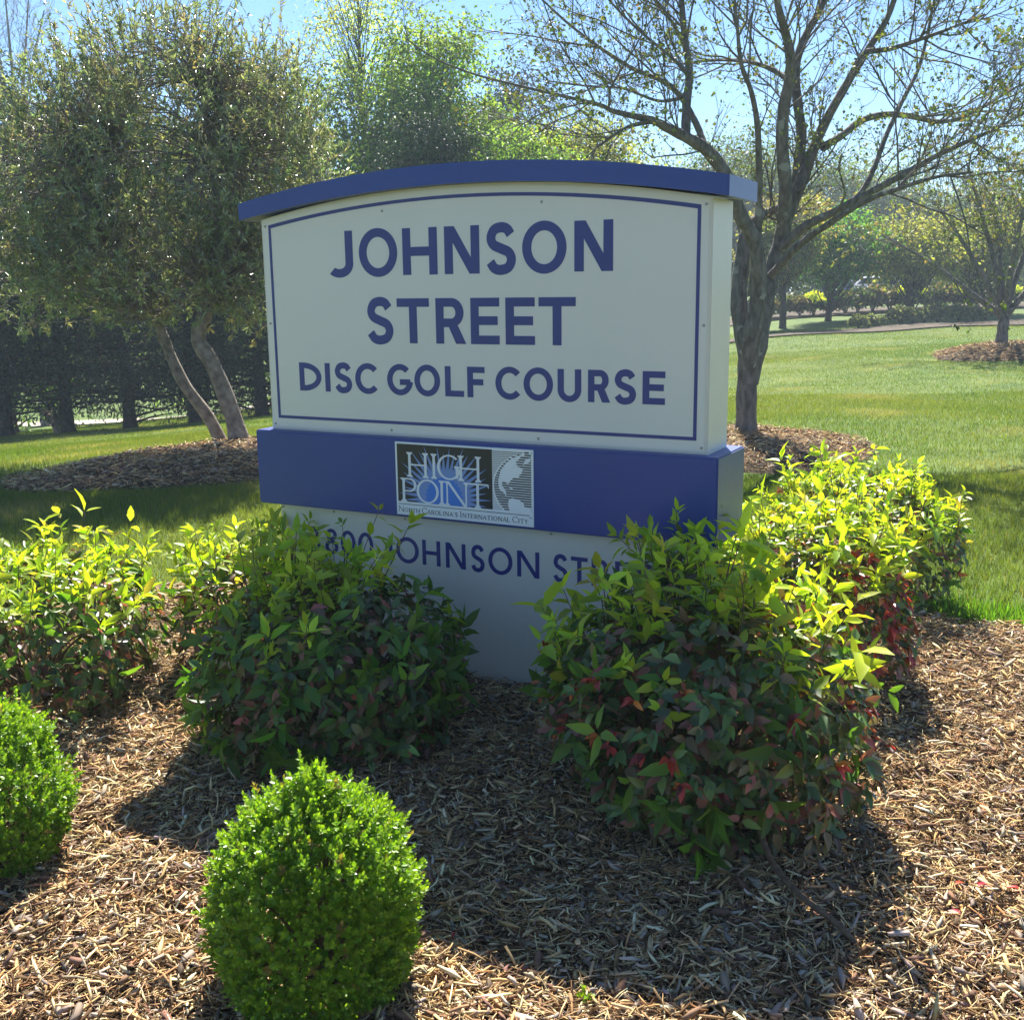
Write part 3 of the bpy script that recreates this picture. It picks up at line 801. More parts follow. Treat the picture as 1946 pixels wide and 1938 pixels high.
nandina('large shrub in front of the sign\'s right half, lime shoots above bronze leaves', .55, 3.07, .495, .63, 1800, 95, 11, p_old=(4, 4, 4, 2, 1.6, 2.5), mid=80, red=40, new_h=.27, top=.5, new_dir=(.35, .2, .3), tilt=.13, newscale=1.12, sprays=((1250, 1505, 2.66, 'mid', .085, 2), (1335, 1520, 2.62, 'mid', .10, 2), (1340, 1600, 2.60, 'mid', .095, 3), (1190, 1460, 2.72, 'mid', .07, 1), (1050, 1180, 2.95, 'new', .07, 2), (1090, 1200, 2.9, 'new', .06, 2), (1440, 1070, 2.95, 'new', .105, 3), (1450, 1190, 2.85, 'new', .085, 2), (1250, 1110, 3.0, 'new', .08, 2), (1390, 1010, 3.1, 'new', .09, 3)),
        arch_stem=[(.63, 2.95, .30), (.645, 2.78, .20), (.65, 2.66, .13), (.665, 2.55, .085), (.71, 2.43, .066), (.765, 2.34, .055), (.81, 2.28, .02)], leafscale=1.08)
nandina('broad dark shrub in front of the sign\'s left half with mid green leaves', -.625, 3.60, .44, .54, 1450, 46, 12, p_old=(4, 4, 4, 2.2, 1, 2.5), mid=190, sprays=((505, 1185, 3.3, 'new', .075, 2), (430, 1390, 3.2, 'mid', .09, 2), (395, 1330, 3.3, 'mid', .08, 2), (520, 1380, 3.15, 'mid', .085, 3), (700, 1270, 3.25, 'mid', .08, 2), (840, 1190, 3.6, 'mid', .075, 2), (850, 1320, 3.5, 'mid', .07, 2), (620, 1160, 3.35, 'mid', .07, 2)), new_h=.28, top=.6, new_dir=(-.8, -.1, .35), peak=((-.07, .10, .52), 50, .22))
nandina('yellow green shrub at the photo\'s left edge behind the cut off boxwood', -1.86, 4.02, .48, .52, 1150, 105, 13, p_old=(3, 3, 3, 2, 1, 3), mid=70, new_h=.28, top=.42)
nandina('small sunlit shrub just left of the sign\'s pedestal, red tinged below lime tips', -1.12, 4.36, .28, .46, 460, 52, 14, p_old=(2, 3, 3, 2, 2, 3), mid=30, red=14, new_h=.3, top=.42)
nandina('shaded narrow shrub close against the sign face by the street name', .57, 3.58, .24, .64, 620, 24, 15, p_old=(3, 3, 4, 2, .6, 3), mid=34, new_h=.24, top=.55, peak=((-.02, 0, .64), 10, .15))
nandina('shrub beside the sign\'s right end with a red leaved flank', 1.20, 4.18, .38, .60, 900, 105, 16, p_old=(3, 3, 3, 2, 2, 3), red=230, mid=30, new_h=.26, top=.38, mid_zone=('red', (.8, -.45, 0), .35))
nandina('farthest shrub at the mulch edge by the lawn, bright lime on top', 1.76, 5.34, .47, .62, 1100, 150, 17, p_old=(3, 3, 3, 2, 1, 3), red=14, mid=40, new_h=.24, top=.36)

def boxwood(label, cx, cy, prof, seed, sq=1.0, n_shoot=4200):
    """prof: list of (height, radius)"""
    global rng
    keep = rng; rng = np.random.default_rng(seed)
    g0 = sz1(cx, cy); t = empty('boxwood_shrub', (cx, cy, g0)); tag(t, label, 'shrub', 'clipped boxwoods in the mulch')
    pr = np.array(prof); hs = np.linspace(0, pr[-1, 0], 200); rs = np.interp(hs, pr[:, 0], pr[:, 1])
    ph = rng.uniform(0, 6.28, 6); am = rng.uniform(.3, 1, 6) * .03
    def rad_at(hh, a):
        q = np.interp(hh, hs, rs)
        b = sum(am[k] * np.sin((k % 3 + 1) * a + ph[k] + hh * (7 + 5 * k)) for k in range(6))
        return q * (1 + b)
    bag = LeafBag(); stems = TubeBag()
    wts = rs + .03; wts = wts * np.hypot(1, np.gradient(rs, hs)); wts /= wts.sum()
    for frac, lo, hi, sl in ((.7, .9, 1.02, 1), (.3, .68, .92, 0)):
        n = int(n_shoot * frac); hh = rng.choice(hs, n, p=wts) + rng.uniform(-.002, .002, n); a = rng.uniform(0, 2 * math.pi, n)
        slope = np.interp(hh, hs, np.gradient(rs, hs)); f = rng.uniform(lo, hi, n)
        rr = rad_at(hh, a) * f; hq = hh * (1 - (1 - f) * .4)
        P = np.stack([rr * np.cos(a), rr * np.sin(a) * sq, hq], -1)
        N0 = unit(np.stack([np.cos(a), np.sin(a), -slope], -1))
        A = unit(N0 * .75 + np.array([0, 0, .55]) + rng.normal(0, .28, (n, 3)))
        lum = np.sin(a * 9 + hh * 41 + 2 * np.sin(hh * 23)) * np.sin(hh * 37 + a * 5); P += N0 * (.012 * lum)[:, None]; old_leaf = rng.random(n) < .025
        tuft = (rng.random(n) < .07) & (hh > pr[-1, 0] * .35); P[tuft] += A[tuft] * rng.uniform(.01, .034, (int(tuft.sum()), 1))
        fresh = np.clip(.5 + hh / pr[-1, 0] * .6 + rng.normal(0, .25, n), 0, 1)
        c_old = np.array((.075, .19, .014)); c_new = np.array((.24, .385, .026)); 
        s1 = unit(np.cross(A, rng.normal(size=(n, 3)))); s2 = np.cross(A, s1)
        for k in range(5):
            ang = k * 1.57 + rng.normal(0, .2, n)
            for sgn in (1, -1):
                if k == 4 and sgn < 0: continue
                rad_ = (s1 * np.cos(ang)[:, None] + s2 * np.sin(ang)[:, None]) * sgn
                sp = (1.05 - .2 * k) * rng.uniform(.8, 1.2, n)
                D = A * np.cos(sp)[:, None] + rad_ * np.sin(sp)[:, None]; Nn = A * np.sin(sp)[:, None] - rad_ * np.cos(sp)[:, None]
                L = rng.uniform(.0125, .0185, n) * (1 - .09 * k)
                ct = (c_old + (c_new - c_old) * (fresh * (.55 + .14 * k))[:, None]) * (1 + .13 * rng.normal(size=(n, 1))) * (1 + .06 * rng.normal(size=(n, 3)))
                ct[old_leaf] = np.array((.30, .24, .06)) * rng.uniform(.6, 1.2, (int(old_leaf.sum()), 1))
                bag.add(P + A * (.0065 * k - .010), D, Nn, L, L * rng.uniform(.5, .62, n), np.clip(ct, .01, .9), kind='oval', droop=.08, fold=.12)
    for k in range(26):
        a = rng.uniform(0, 6.28); z = rng.uniform(.3, .95) * pr[-1, 0]; q = np.interp(z, hs, rs) * .85
        stems.add(spline([(0, 0, -.02), (q * .4 * math.cos(a), q * .4 * math.sin(a), z * .55), (q * math.cos(a), q * math.sin(a), z)], 6), np.linspace(.006, .002, 6), 5)
    bag.build('foliage', M['boxwood'], t)
    stems.build('woody_base', M['stem'], t)
    rng = keep
boxwood('rounded bright green boxwood standing alone in the mulch nearest the camera', -.452, 2.205, [(0, .175), (.06, .205), (.14, .222), (.22, .226), (.30, .214), (.36, .184), (.41, .140), (.44, .095), (.465, .06), (.50, .030), (.515, .01)], 21)
boxwood('bright green boxwood cut off by the photo\'s left edge', -1.515, 2.78, [(0, .19), (.08, .25), (.18, .275), (.27, .255), (.34, .21), (.40, .145), (.44, .08), (.47, .015)], 22)

# ---------------------------------------------------------------- trees
def branch_path(p, d, ln, n=6, up=.15, wob=.12):
    P = [np.array(p)]; d = unit(np.array(d, float))
    for k in range(n - 1):
        d = unit(d + np.array([0, 0, up / n]) + rng.normal(0, wob, 3)); P.append(P[-1] + d * ln / (n - 1))
    return np.array(P)

def open_tree(label, name, base, limbs, bark, leaf_cols, leaf_probs, seed, twig_len=(.9, .42, .2), leaf=.035, per_tip=4, kids=(9, 6, 3), up=.3, leafm='maple_leaf', spread=1.0, minr=.0016, limbs_from=1, group=None):
    """tree from given main limbs [(points, radii)], with twigs grown on them and small sparse leaves"""
    global rng
    keep = rng; rng = np.random.default_rng(seed)
    t = empty(name, base); tag(t, label, 'tree', group); base = np.array(base)
    tr = TubeBag(); tw = TubeBag(); bag = LeafBag(); tips = []
    def grow(P, r, lvl):
        ln = np.linalg.norm(np.diff(P, axis=0), axis=1).sum()
        nk = kids[lvl]
        nk = max(1, int(nk * rng.uniform(.7, 1.2)))
        for k in range(nk):
            u = rng.uniform(.32 if lvl == 0 else .22, 1.0) if lvl < 2 else rng.uniform(.35, 1)
            i = min(int(u * (len(P) - 1)), len(P) - 2); f = u * (len(P) - 1) - i
            q = P[i] * (1 - f) + P[i + 1] * f; T = unit(P[i + 1] - P[i]); rr = np.interp(u, [0, 1], [r[0], r[-1]])
            side = unit(np.cross(T, rng.normal(size=3)))
            d = unit(T * rng.uniform(.5, .95) + side * rng.uniform(.5, 1.0) * spread + np.array([0, 0, up * .4]))
            L = twig_len[lvl] * rng.uniform(.5, 1.35)
            Q = branch_path(q, d, L, 6 if lvl < 2 else 4, up, .14); r0 = min(rr * .6, (.0095, .0046, .0028)[lvl] * rng.uniform(.7, 1.3)); r0 = max(r0, minr)
            tw.add(Q - base, np.linspace(r0, max(r0 * .45, minr * .8), len(Q)), (6, 4, 3)[lvl])
            if lvl < 2: grow(Q, (r0, r0 * .5), lvl + 1)
            if lvl >= 1: tips.append((Q[-1], unit(Q[-1] - Q[-2])))
            if lvl == 2: tips.append((Q[2], unit(Q[2] - Q[1])))
    for j, (P, r) in enumerate(limbs):
        n = max(8, len(P) * 4); S = spline(P, n); rad_ = np.interp(np.linspace(0, 1, n), np.linspace(0, 1, len(r)), r)
        rad_ = rad_ * (1 + .05 * np.sin(np.arange(n) * 1.7 + j))
        tr.add(S - base, rad_, 12 if rad_[0] > .04 else 8)
        if j >= limbs_from: grow(S, rad_, 0)
    T = np.array([a for a, b in tips]) - base; A = np.array([b for a, b in tips])
    has = rng.random(len(T)) < .5
    for k in range(per_tip):
        keepm = has & (rng.random(len(T)) < .9)
        P = T[keepm]; d = A[keepm]; n = len(P)
        D = unit(d * .4 + np.array([0, 0, -.35]) + rng.normal(0, .6, (n, 3)))
        L = leaf * rng.uniform(.6, 1.3, n)
        bag.add(P + rng.normal(0, .012, (n, 3)), D, unit(rng.normal(0, 1, (n, 3)) + np.array([0, 0, .6])), L, L * rng.uniform(.6, .95, n), pick(leaf_cols, leaf_probs, n, .22, .08), kind='quad', droop=.2, fold=.3)
    tr.build('trunk', bark, t); tw.build('branchwork', bark, t)
    if per_tip: bag.build('crown', M[leafm], t)
    rng = keep
    return t

K = .468
def z5(pts, y, dy=None):
    """limb traced in the maple crop; depth y with offsets dy"""
    n = len(pts); dy = np.linspace(0, dy, n) if np.isscalar(dy) else (np.zeros(n) if dy is None else np.array(dy))
    return np.array([at(1240 + K * a, K * b, y + dy[i]) for i, (a, b) in enumerate(pts)])
MY = 11.2
mb = at(1240 + K * 380, K * 1775, MY); mb[2] = sz1(mb[0], mb[1])
pp = .00275   # metres per half crop pixel
limbs = [
    (np.concatenate([[mb + np.array([0, 0, -.05])], z5([(380, 1740), (383, 1560), (395, 1430), (405, 1350)], MY, 0)]), np.array([64, 45, 40, 45, 50]) * .00252),
    (z5([(398, 1560), (420, 1400), (455, 1230), (480, 1120), (515, 1000), (545, 880), (590, 770), (640, 640), (700, 500), (790, 340), (870, 210), (960, 60), (1010, -120), (1040, -330)], MY, .9), np.array([30, 48, 39, 34, 31, 30, 26, 23, 20, 17, 15, 12, 9, 6]) * .0025),
    (z5([(520, 960), (535, 870), (540, 760), (527, 600), (532, 450), (560, 300), (555, 200), (530, 100), (505, 0), (480, -200)], MY + .25, -.8), np.array([18, 28, 26, 25, 23, 21, 18, 15, 12, 8]) * .0025),
    (z5([(530, 950), (560, 840), (585, 720), (605, 560), (590, 420), (580, 280), (620, 150), (690, 20), (740, -150)], MY + .3, .9), np.array([16, 24, 22, 21, 20, 19, 17, 14, 9]) * .0025),
    (z5([(392, 1560), (398, 1400), (425, 1250), (432, 1120), (415, 980), (360, 880), (330, 800), (290, 700), (220, 610), (140, 560), (60, 520), (0, 490), (-150, 455), (-220, 425), (-390, 385), (-560, 345), (-730, 300), (-880, 240), (-1000, 160)], MY, -1.3), np.array([28, 42, 33, 31, 29, 27, 26, 26, 24, 20, 17, 14, 9, 7, 5.5, 4.5, 3.6, 2.8, 2]) * .0025),
    (z5([(135, 560), (138, 420), (150, 300), (130, 150), (118, 0), (110, -180)], MY - .6, .6), np.array([18, 17, 15, 13, 11, 7]) * .0025),
    (z5([(215, 610), (185, 520), (120, 400), (40, 330), (-80, 280), (-220, 190), (-350, 90), (-480, -30)], MY - .4, 1.2), np.array([15, 13, 11, 10, 8, 7, 5, 4]) * .0025),
    (z5([(520, 1010), (620, 920), (720, 870), (850, 800), (1000, 720), (1160, 630), (1290, 570), (1400, 520), (1560, 430)], MY + .2, -1.4), np.array([20, 18, 15, 13, 12, 10, 8, 6, 4]) * .0025),
    (z5([(690, 600), (770, 550), (850, 490), (950, 465), (1060, 475), (1150, 495), (1250, 480), (1400, 400), (1520, 330)], MY + .4, 1.0), np.array([17, 15, 14, 13, 12, 10, 8, 6, 4]) * .0025),
    (z5([(480, 1120), (590, 1000), (700, 920), (860, 820), (990, 770), (1150, 720), (1300, 700)], MY, -1.8), np.array([16, 14, 12, 10, 8, 6, 4]) * .0025),
    (z5([(400, 1200), (425, 1000), (432, 800), (432, 650), (425, 500), (400, 370), (360, 260), (345, 120), (330, -40)], MY - .1, -1.0), np.array([16, 15, 14, 13, 11, 9, 8, 6, 4]) * .0025),
    (z5([(388, 1560), (378, 1400), (350, 1240), (362, 1080), (385, 940), (440, 880), (520, 840)], MY - .05, .4), np.array([26, 40, 34, 32, 26, 20, 14]) * .0025),
    (z5([(870, 210), (960, 200), (1060, 170), (1200, 120), (1350, 60)], MY + .65, -1.0), np.array([12, 10, 8, 6, 4]) * .0025),
    (z5([(560, 330), (480, 280), (380, 250), (250, 245), (120, 260)], MY, 1.0), np.array([12, 10, 8, 6, 4]) * .0025),
    (z5([(150, 300), (60, 220), (-60, 120), (-160, 20), (-240, -80)], MY - .5, .5), np.array([8, 6, 5, 4, 3]) * .0025),
    (z5([(138, 200), (60, 60), (-20, -40), (-80, -140)], MY - .4, -.6), np.array([7, 5, 4, 3]) * .0025),
    (z5([(0, 490), (-100, 515), (-200, 580), (-270, 640)], MY - .8, -.5), np.array([6, 5, 4, 2.5]) * .0025),
    (z5([(120, 400), (20, 410), (-120, 360), (-260, 350), (-420, 330)], MY - .5, .8), np.array([7, 5.5, 4.5, 3.5, 2.5]) * .0025),
    (z5([(800, 828), (862, 760), (905, 670), (945, 560), (1010, 420), (1080, 280), (1120, 120), (1150, -40)], MY + .2, [-.4, -.36, -.25, -.1, .1, .3, .5, .7]), np.array([8, 11, 10.5, 10, 9, 7.5, 6, 4]) * .0025),
]
MAPLE_COLS = [(.13, .165, .05), (.09, .135, .04), (.15, .115, .06), (.19, .21, .06)]
open_tree('multi-stemmed tree with sparse young leaves right behind the sign', 'maple_tree', tuple(mb), limbs, M['bark_maple'], MAPLE_COLS, (4, 3, 1.2, 2), 31, kids=(13, 8, 4), per_tip=3, leaf=.036)

# second open tree on the right lawn
b2 = at(1902, 667, 25.0); b2[2] = sz1(b2[0], b2[1])
def rel(*p): return np.array(p, float) + b2
l2 = [(np.array([rel(0, 0, -.1), rel(0, 0, .25), rel(.02, 0, .7)]), (.17, .125, .12))]
for dx, dy, tz1, c in ((-1.9, -.3, 2.6, .5), (-2.6, .8, 1.9, .7), (-.9, .5, 3.5, .2), (.3, -.4, 3.8, 0), (1.3, .6, 3.3, .3), (2.2, -.5, 2.5, .5), (.2, 1.6, 3.0, .2), (-.4, -1.6, 2.9, .2)):
    l2.append((np.array([rel(.02, 0, .62), rel(dx * .25, dy * .25, .62 + tz1 * (.35 - .1 * c)), rel(dx * .62, dy * .62, .62 + tz1 * .68), rel(dx, dy, .62 + tz1)]), (.075, .06, .04, .015)))
MC2 = [(.24, .26, .06), (.18, .22, .055), (.26, .20, .08)]
open_tree('small spreading tree with a short trunk in a mulch ring on the right lawn', 'lawn_tree', tuple(b2), l2, M['bark_maple'], MC2, (4, 3, 2), 32, twig_len=(1.3, .75, .4), kids=(12, 6, 3), per_tip=4, leaf=.085, minr=.005)

# leaning two-trunk evergreen on the left
def dsp(x, y, d): return at(x * 1.00725, y * 1.00725, d)
global_rng = rng; rng = np.random.default_rng(41)
e0 = dsp(440, 846, 10.8); e0[2] = sz1(e0[0], e0[1]); ev = empty('leaning_evergreen_tree', tuple(e0))
tag(ev, 'evergreen with two pale leaning trunks and narrow olive leaves left of the sign', 'tree')
for pts, r in (([(424, 850, 11.0), (395, 790, 10.95), (345, 720, 10.9), (312, 645, 10.9), (296, 600, 10.9), (270, 520, 11.0), (230, 420, 11.1), (190, 300, 11.2)], (.075, .062, .058, .052, .046, .04, .03, .018)),
               ([(456, 852, 10.75), (438, 780, 10.75), (402, 690, 10.7), (374, 640, 10.7), (388, 590, 10.7), (402, 540, 10.7), (410, 430, 10.8), (400, 300, 10.9), (380, 160, 11.0)], (.115, .083, .078, .075, .07, .06, .045, .03, .016))):
    b = TubeBag(); P = spline([dsp(*p) - e0 for p in pts], 36); P[0, 2] -= .08
    b.add(P, np.interp(np.linspace(0, 1, 36), np.linspace(0, 1, len(r)), r) * (1 + .05 * np.sin(np.arange(36) * 1.3)), 12); b.build('trunk', M['bark_pale'], ev)
bag = LeafBag(); tw = TubeBag()
cc = np.array([-3.30, 11.0, 2.55]) - e0
lob = [(np.array(c) - e0, np.array(s)) for c, s in (((-3.1, 10.9, 2.75), (1.15, 1.2, 1.25)), ((-4.3, 11.0, 2.45), (1.0, 1.1, 1.05)), ((-2.25, 11.0, 2.45), (.72, .9, .95)), ((-3.5, 10.6, 1.85), (1.2, .9, .65)), ((-2.45, 10.8, 1.75), (.55, .7, .6)), ((-4.9, 11.4, 1.95), (.7, .9, .75)), ((-3.3, 11.2, 3.45), (.75, .9, .7)), ((-4.2, 11.3, 3.15), (.7, .8, .6)), ((-2.35, 11.1, 3.2), (.55, .7, .55)))]
spots = []
for c, s in lob:
    n = int(430 * s[0] * s[1] * s[2] ** .5) + 120
    d = rand_unit(n); f = rng.uniform(.35, 1.0, n) ** .5
    spots.append(np.column_stack([c + d * f[:, None] * s, d]))
spots = np.concatenate(spots); tipP = spots[:, :3]; tipD = spots[:, 3:]
hubs = [dsp(x, y, d_) - e0 for x, y, d_ in ((296, 600, 10.9), (230, 420, 11.1), (402, 540, 10.7), (400, 300, 10.9), (190, 300, 11.2), (380, 160, 11.0))]
hubs = np.array(hubs)
for q, e in zip(tipP[::3], tipD[::3]):
    hb = hubs[np.argmin(np.linalg.norm(hubs - q, axis=1) + rng.uniform(0, .6, len(hubs)))]
    mdl = (hb + q) / 2 + np.array([0, 0, .12]) + rng.normal(0, .1, 3)
    tw.add(spline([hb, mdl, q], 6), np.linspace(.011, .003, 6), 4)
MYR = [(0.235, 0.28, 0.157), (0.269, 0.302, 0.162), (0.314, 0.314, 0.168), (0.37, 0.325, 0.168), (0.19, 0.235, 0.134)]
clump = pick(MYR, (4, 4, 2, 1, 3), len(tipP), .15, .06)
up_top = np.clip((tipP[:, 2] + e0[2] - 3.0) / 1.0, 0, 1)
sprig = unit(tipD * .5 + np.array([0, 0, .55]) + np.array([0, 0, .7]) * up_top[:, None] + rng.normal(0, .4, tipD.shape))
slen = rng.uniform(.12, .28, len(tipP)) + up_top * rng.uniform(0, 1, len(tipP)) ** 3 * .9
for q, a, l_ in zip(tipP, sprig, slen):
    tw.add(np.array([q - a * .08, q + a * l_ * .5, q + a * l_]), (.004, .003, .002), 3)
for k in range(17):
    u = rng.uniform(.15, 1.05, len(tipP)) if k > 4 else rng.uniform(.85, 1.05, len(tipP))
    P = tipP + sprig * (slen * u)[:, None]
    D = unit(sprig * .7 + rng.normal(0, .55, sprig.shape)); L = rng.uniform(.045, .085, len(P))
    bag.add(P, D, unit(rng.normal(0, .8, P.shape) + np.array([0, -.35, 1.2])), L, L * .27, np.clip(clump * rng.uniform(.7, 1.35, (len(P), 1)), .01, .9), kind='quad', droop=.12, fold=.3)
bag.build('crown', M['myrtle'], ev); tw.build('branchwork', M['bark_pale'], ev)
rng = global_rng

PERX, LEAFX = 2.3, .74
# background trees built from clumps of leaves on branches
def clump_tree(name, label, x, y, ztop, r, cols, probs, seed, z_low=None, kind='round', leaf=.16, n_clump=90, per=55, bark='bark_dark', mat='treeleaf', group=None, trunk_r=.14, sx=1.0, dens=.34, aspect=.6):
    global rng
    keep = rng; rng = np.random.default_rng(seed)
    g0 = float(gz(np.array([x]), np.array([y]))[0]); H = ztop - g0; zl = (z_low if z_low is not None else g0 + H * .3) - g0
    t = empty(name, (x, y, g0)); tag(t, label, 'tree', group)
    tr = TubeBag(); tw = TubeBag(); bag = LeafBag()
    lean = rng.normal(0, .03, 2) * H
    axis = spline([(0, 0, -.2), (lean[0] * .3, lean[1] * .3, H * .35), (lean[0], lean[1], H * .93)], 14)
    tr.add(axis, np.linspace(trunk_r, trunk_r * .12, 14) * np.array([1.35] + [1.0] * 13), 9)
    if kind == 'cone':
        u = rng.random(n_clump) ** .8; zz = zl + (H - zl) * u; rr = r * (1 - u) ** .75 * rng.uniform(.45, 1.05, n_clump) + .12
        a = rng.uniform(0, 6.28, n_clump); C = np.stack([rr * np.cos(a) * sx, rr * np.sin(a), zz], -1)
    else:
        d = rand_unit(n_clump); f = rng.uniform(.3, 1, n_clump) ** .5
        if kind == 'column': f = rng.uniform(.15, 1, n_clump) ** .7
        C = np.array([lean[0], lean[1], (zl + H) / 2]) + d * f[:, None] * np.array([r * sx, r, (H - zl) / 2]) * (1 + .18 * rng.normal(size=(n_clump, 1)))
        C[:, 2] = np.clip(C[:, 2], zl * .9, H * 1.02)
    cs = dens * r * .8 if kind != 'cone' else dens * r * .62
    tone = pick(cols, probs, n_clump, .18, .07)
    for c, tn in zip(C, tone):
        hz_ = max(.1, c[2] - (1.7 if kind == 'column' else -.05 if kind == 'cone' else 1.0) * math.hypot(c[0], c[1]) - .2); q0 = np.array([np.interp(hz_, axis[:, 2], axis[:, 0]), np.interp(hz_, axis[:, 2], axis[:, 1]), hz_])
        tw.add(spline([q0, (q0 + c) / 2 + np.array([0, 0, .12 if kind != 'cone' else -.03]) + rng.normal(0, .08, 3), c], 6), np.linspace(max(.012, trunk_r * (.13 if kind == 'column' else .2)), .006, 6), 4)
        n = int(per * PERX * rng.uniform(.5, 1.4)); e = rng.normal(0, 1, (n, 3)) * cs * np.array([1, 1, .62]) * rng.uniform(.6, 1.15)
        P = c + e
        for _ in range(2):
            j = rng.integers(0, n); tw.add(np.array([c, (c + P[j]) / 2 + rng.normal(0, .04, 3), P[j]]), (.008, .006, .004), 3)
        D = unit(e * .6 + np.array([0, 0, -.15]) + rng.normal(0, .5 * cs, (n, 3))); L = leaf * LEAFX * rng.uniform(.55, 1.3, n)
        bag.add(P, D, unit(rng.normal(0, .8, (n, 3)) + np.array([0, 0, .8])), L, L * aspect, np.clip(tn * rng.uniform(.65, 1.4, (n, 1)), .008, .9), kind='quad', droop=.15, fold=.3)
    tr.build('trunk', M[bark], t); tw.build('branchwork', M[bark], t); bag.build('crown', M[mat], t)
    rng = keep
    return t

CON = [(0.034, 0.054, 0.034), (0.048, 0.07, 0.038), (0.066, 0.066, 0.038), (0.09, 0.07, 0.043)]
GRN = [(0.154, 0.271, 0.054), (0.209, 0.344, 0.064), (0.109, 0.2, 0.051)]
LIM = [(.16, .26, .055), (.20, .30, .065), (.12, .20, .045)]
PAL = [(0.332, 0.431, 0.157), (0.431, 0.509, 0.196), (0.255, 0.332, 0.117)]
OLV = [(.19, .23, .06), (.22, .25, .065), (.24, .21, .08), (.15, .19, .05)]
YEL = [(.22, .25, .06), (.26, .27, .07), (.17, .21, .055)]
cx_ = [at(15, 824, 25.3), at(131, 816, 25.0), at(249, 813, 25.2), at(372, 808, 25.0), at(500, 805, 25.6)]
lab = ['dark conifer of the left row at the photo\'s left edge', 'dark conifer of the left row with a pale broken branch against its trunk', 'dark thick trunked conifer in the middle of the left row', 'dark conifer of the left row standing just left of the pale leaning trunks', 'dark conifer of the left row half hidden by the sign']
for k, p in enumerate(cx_):
    clump_tree('conifer_tree', lab[k], p[0], p[1], (6.6, 5.4, 6.2, 4.9, 6.4)[k], (2.1, 1.7, 2.2, 1.6, 2.0)[k], CON, (4, 4, 2, 1), 50 + k, z_low=(-1.2, -.95, -1.3, -.9, -1.15)[k], kind='cone', leaf=.18, n_clump=270, per=44, mat='needle', group='dark conifers in a row on the left', trunk_r=.165, aspect=.28)
for k, (x, y, zt, r, label) in enumerate([(-13.6, 29.5, 6.7, 2.4, 'green broadleaf tree rising behind the left edge conifer'), (-15.5, 37, 6.6, 2.6, 'dim wood tree far behind the left conifers near the bare tree'), (-10.6, 36, 7.2, 2.6, 'dim wood tree behind the gap between the first two conifers'), (-7.0, 35, 7.4, 2.4, 'dim wood tree behind the leaning evergreen')]):
    clump_tree('broadleaf_tree', label, x, y, zt, r, GRN, (2, 2, 3), 60 + k, z_low=-2.2, n_clump=110, per=50, leaf=.2)
clump_tree('slender_tree', 'tall slender pale green tree with a dark straight trunk above the sign\'s left', -4.0, 32, 11.4, 1.55, PAL, (3, 3, 2), 70, z_low=4.1, kind='column', leaf=.13, n_clump=120, per=26, trunk_r=.13, dens=.3)
clump_tree('slender_tree', 'thin leaning pale tree just right of the tall slender one', -2.95, 33, 8.2, .95, PAL, (3, 3, 2), 71, z_low=3.9, kind='column', leaf=.13, n_clump=50, per=24, trunk_r=.07, dens=.3)
clump_tree('broadleaf_tree', 'bushy yellow green tree between the leaning evergreen and the slender tree', -5.0, 30.5, 7.0, 1.7, LIM, (2, 1, 3), 72, z_low=1.2, n_clump=110, per=55, leaf=.17)
clump_tree('broadleaf_tree', 'big lime green tree with the highest round crown above the sign', -1.75, 30, 8.7, 1.85, LIM, (3, 3, 2), 73, z_low=2.0, n_clump=190, per=60, leaf=.16, dens=.27)
clump_tree('broadleaf_tree', 'low green tree filling the space under the slender tree', -3.5, 28.5, 5.2, 1.3, GRN, (2, 2, 2), 74, z_low=.8, n_clump=80, per=50, leaf=.15)
clump_tree('cedar_tree', 'dark green cedar in front of the big lime tree above the arched cap', -1.42, 24.5, 5.5, 1.0, [(.030, .070, .025), (.040, .085, .03), (.028, .055, .028)], (1, 1, 1), 75, z_low=1.6, leaf=.15, n_clump=130, per=60, mat='needle', trunk_r=.1, aspect=.35)
clump_tree('pine_tree', 'bluish dark pine at the right shoulder of the lime tree', .15, 40, 9.5, 1.6, [(.04, .055, .05), (.055, .07, .055), (.075, .065, .055)], (1, 1, 1), 76, z_low=2.8, kind='column', leaf=.26, n_clump=120, per=46, mat='needle', trunk_r=.17, aspect=.34)
clump_tree('broadleaf_tree', 'olive green tree low above the middle of the sign\'s cap', 2.2, 36, 6.6, 2.2, OLV, (3, 3, 1, 2), 77, z_low=2.6, n_clump=170, per=60, leaf=.17)
clump_tree('broadleaf_tree', 'green tree between the cedar and the olive tree', .30, 29, 5.7, 1.6, GRN, (3, 3, 2), 78, z_low=2.0, n_clump=120, per=55, leaf=.15)
DRK = [(.075, .125, .035), (.095, .145, .04), (.11, .14, .045)]
RT = [(13.6, 73, 10.6, 3.0, DRK, 'round green tree directly behind the stems of the tree right of the sign'), (18.0, 75, 10.9, 3.2, DRK, 'tall dark green tree behind the parking lot, second from the sign'), (22.9, 76, 10.0, 3.3, DRK, 'olive crown at the back of the parking lot'), (27.2, 77, 8.9, 3.2, DRK, 'broad green crown on the skyline above the far hedge'),
      (32.8, 75, 8.2, 3.3, DRK, 'olive tree behind the small lawn tree on the right edge'), (12.6, 43.5, 4.3, 1.7, [(.07, .20, .04), (.10, .24, .045)], 'fresh dark green tree low over the far shrub bed'), (15.9, 43.5, 3.9, 1.8, YEL, 'yellow olive tree beside the fresh green one in the far bed'), (18.9, 45, 4.2, 1.8, OLV, 'brownish olive tree over the far hedge next to the lawn tree'),
      (10.2, 41, 4.6, 1.2, OLV, 'slim tree with a bare dark trunk at the near end of the far bed'), (9.2, 76, 9.0, 3.2, DRK, 'green tree hidden behind the sign\'s right end')]
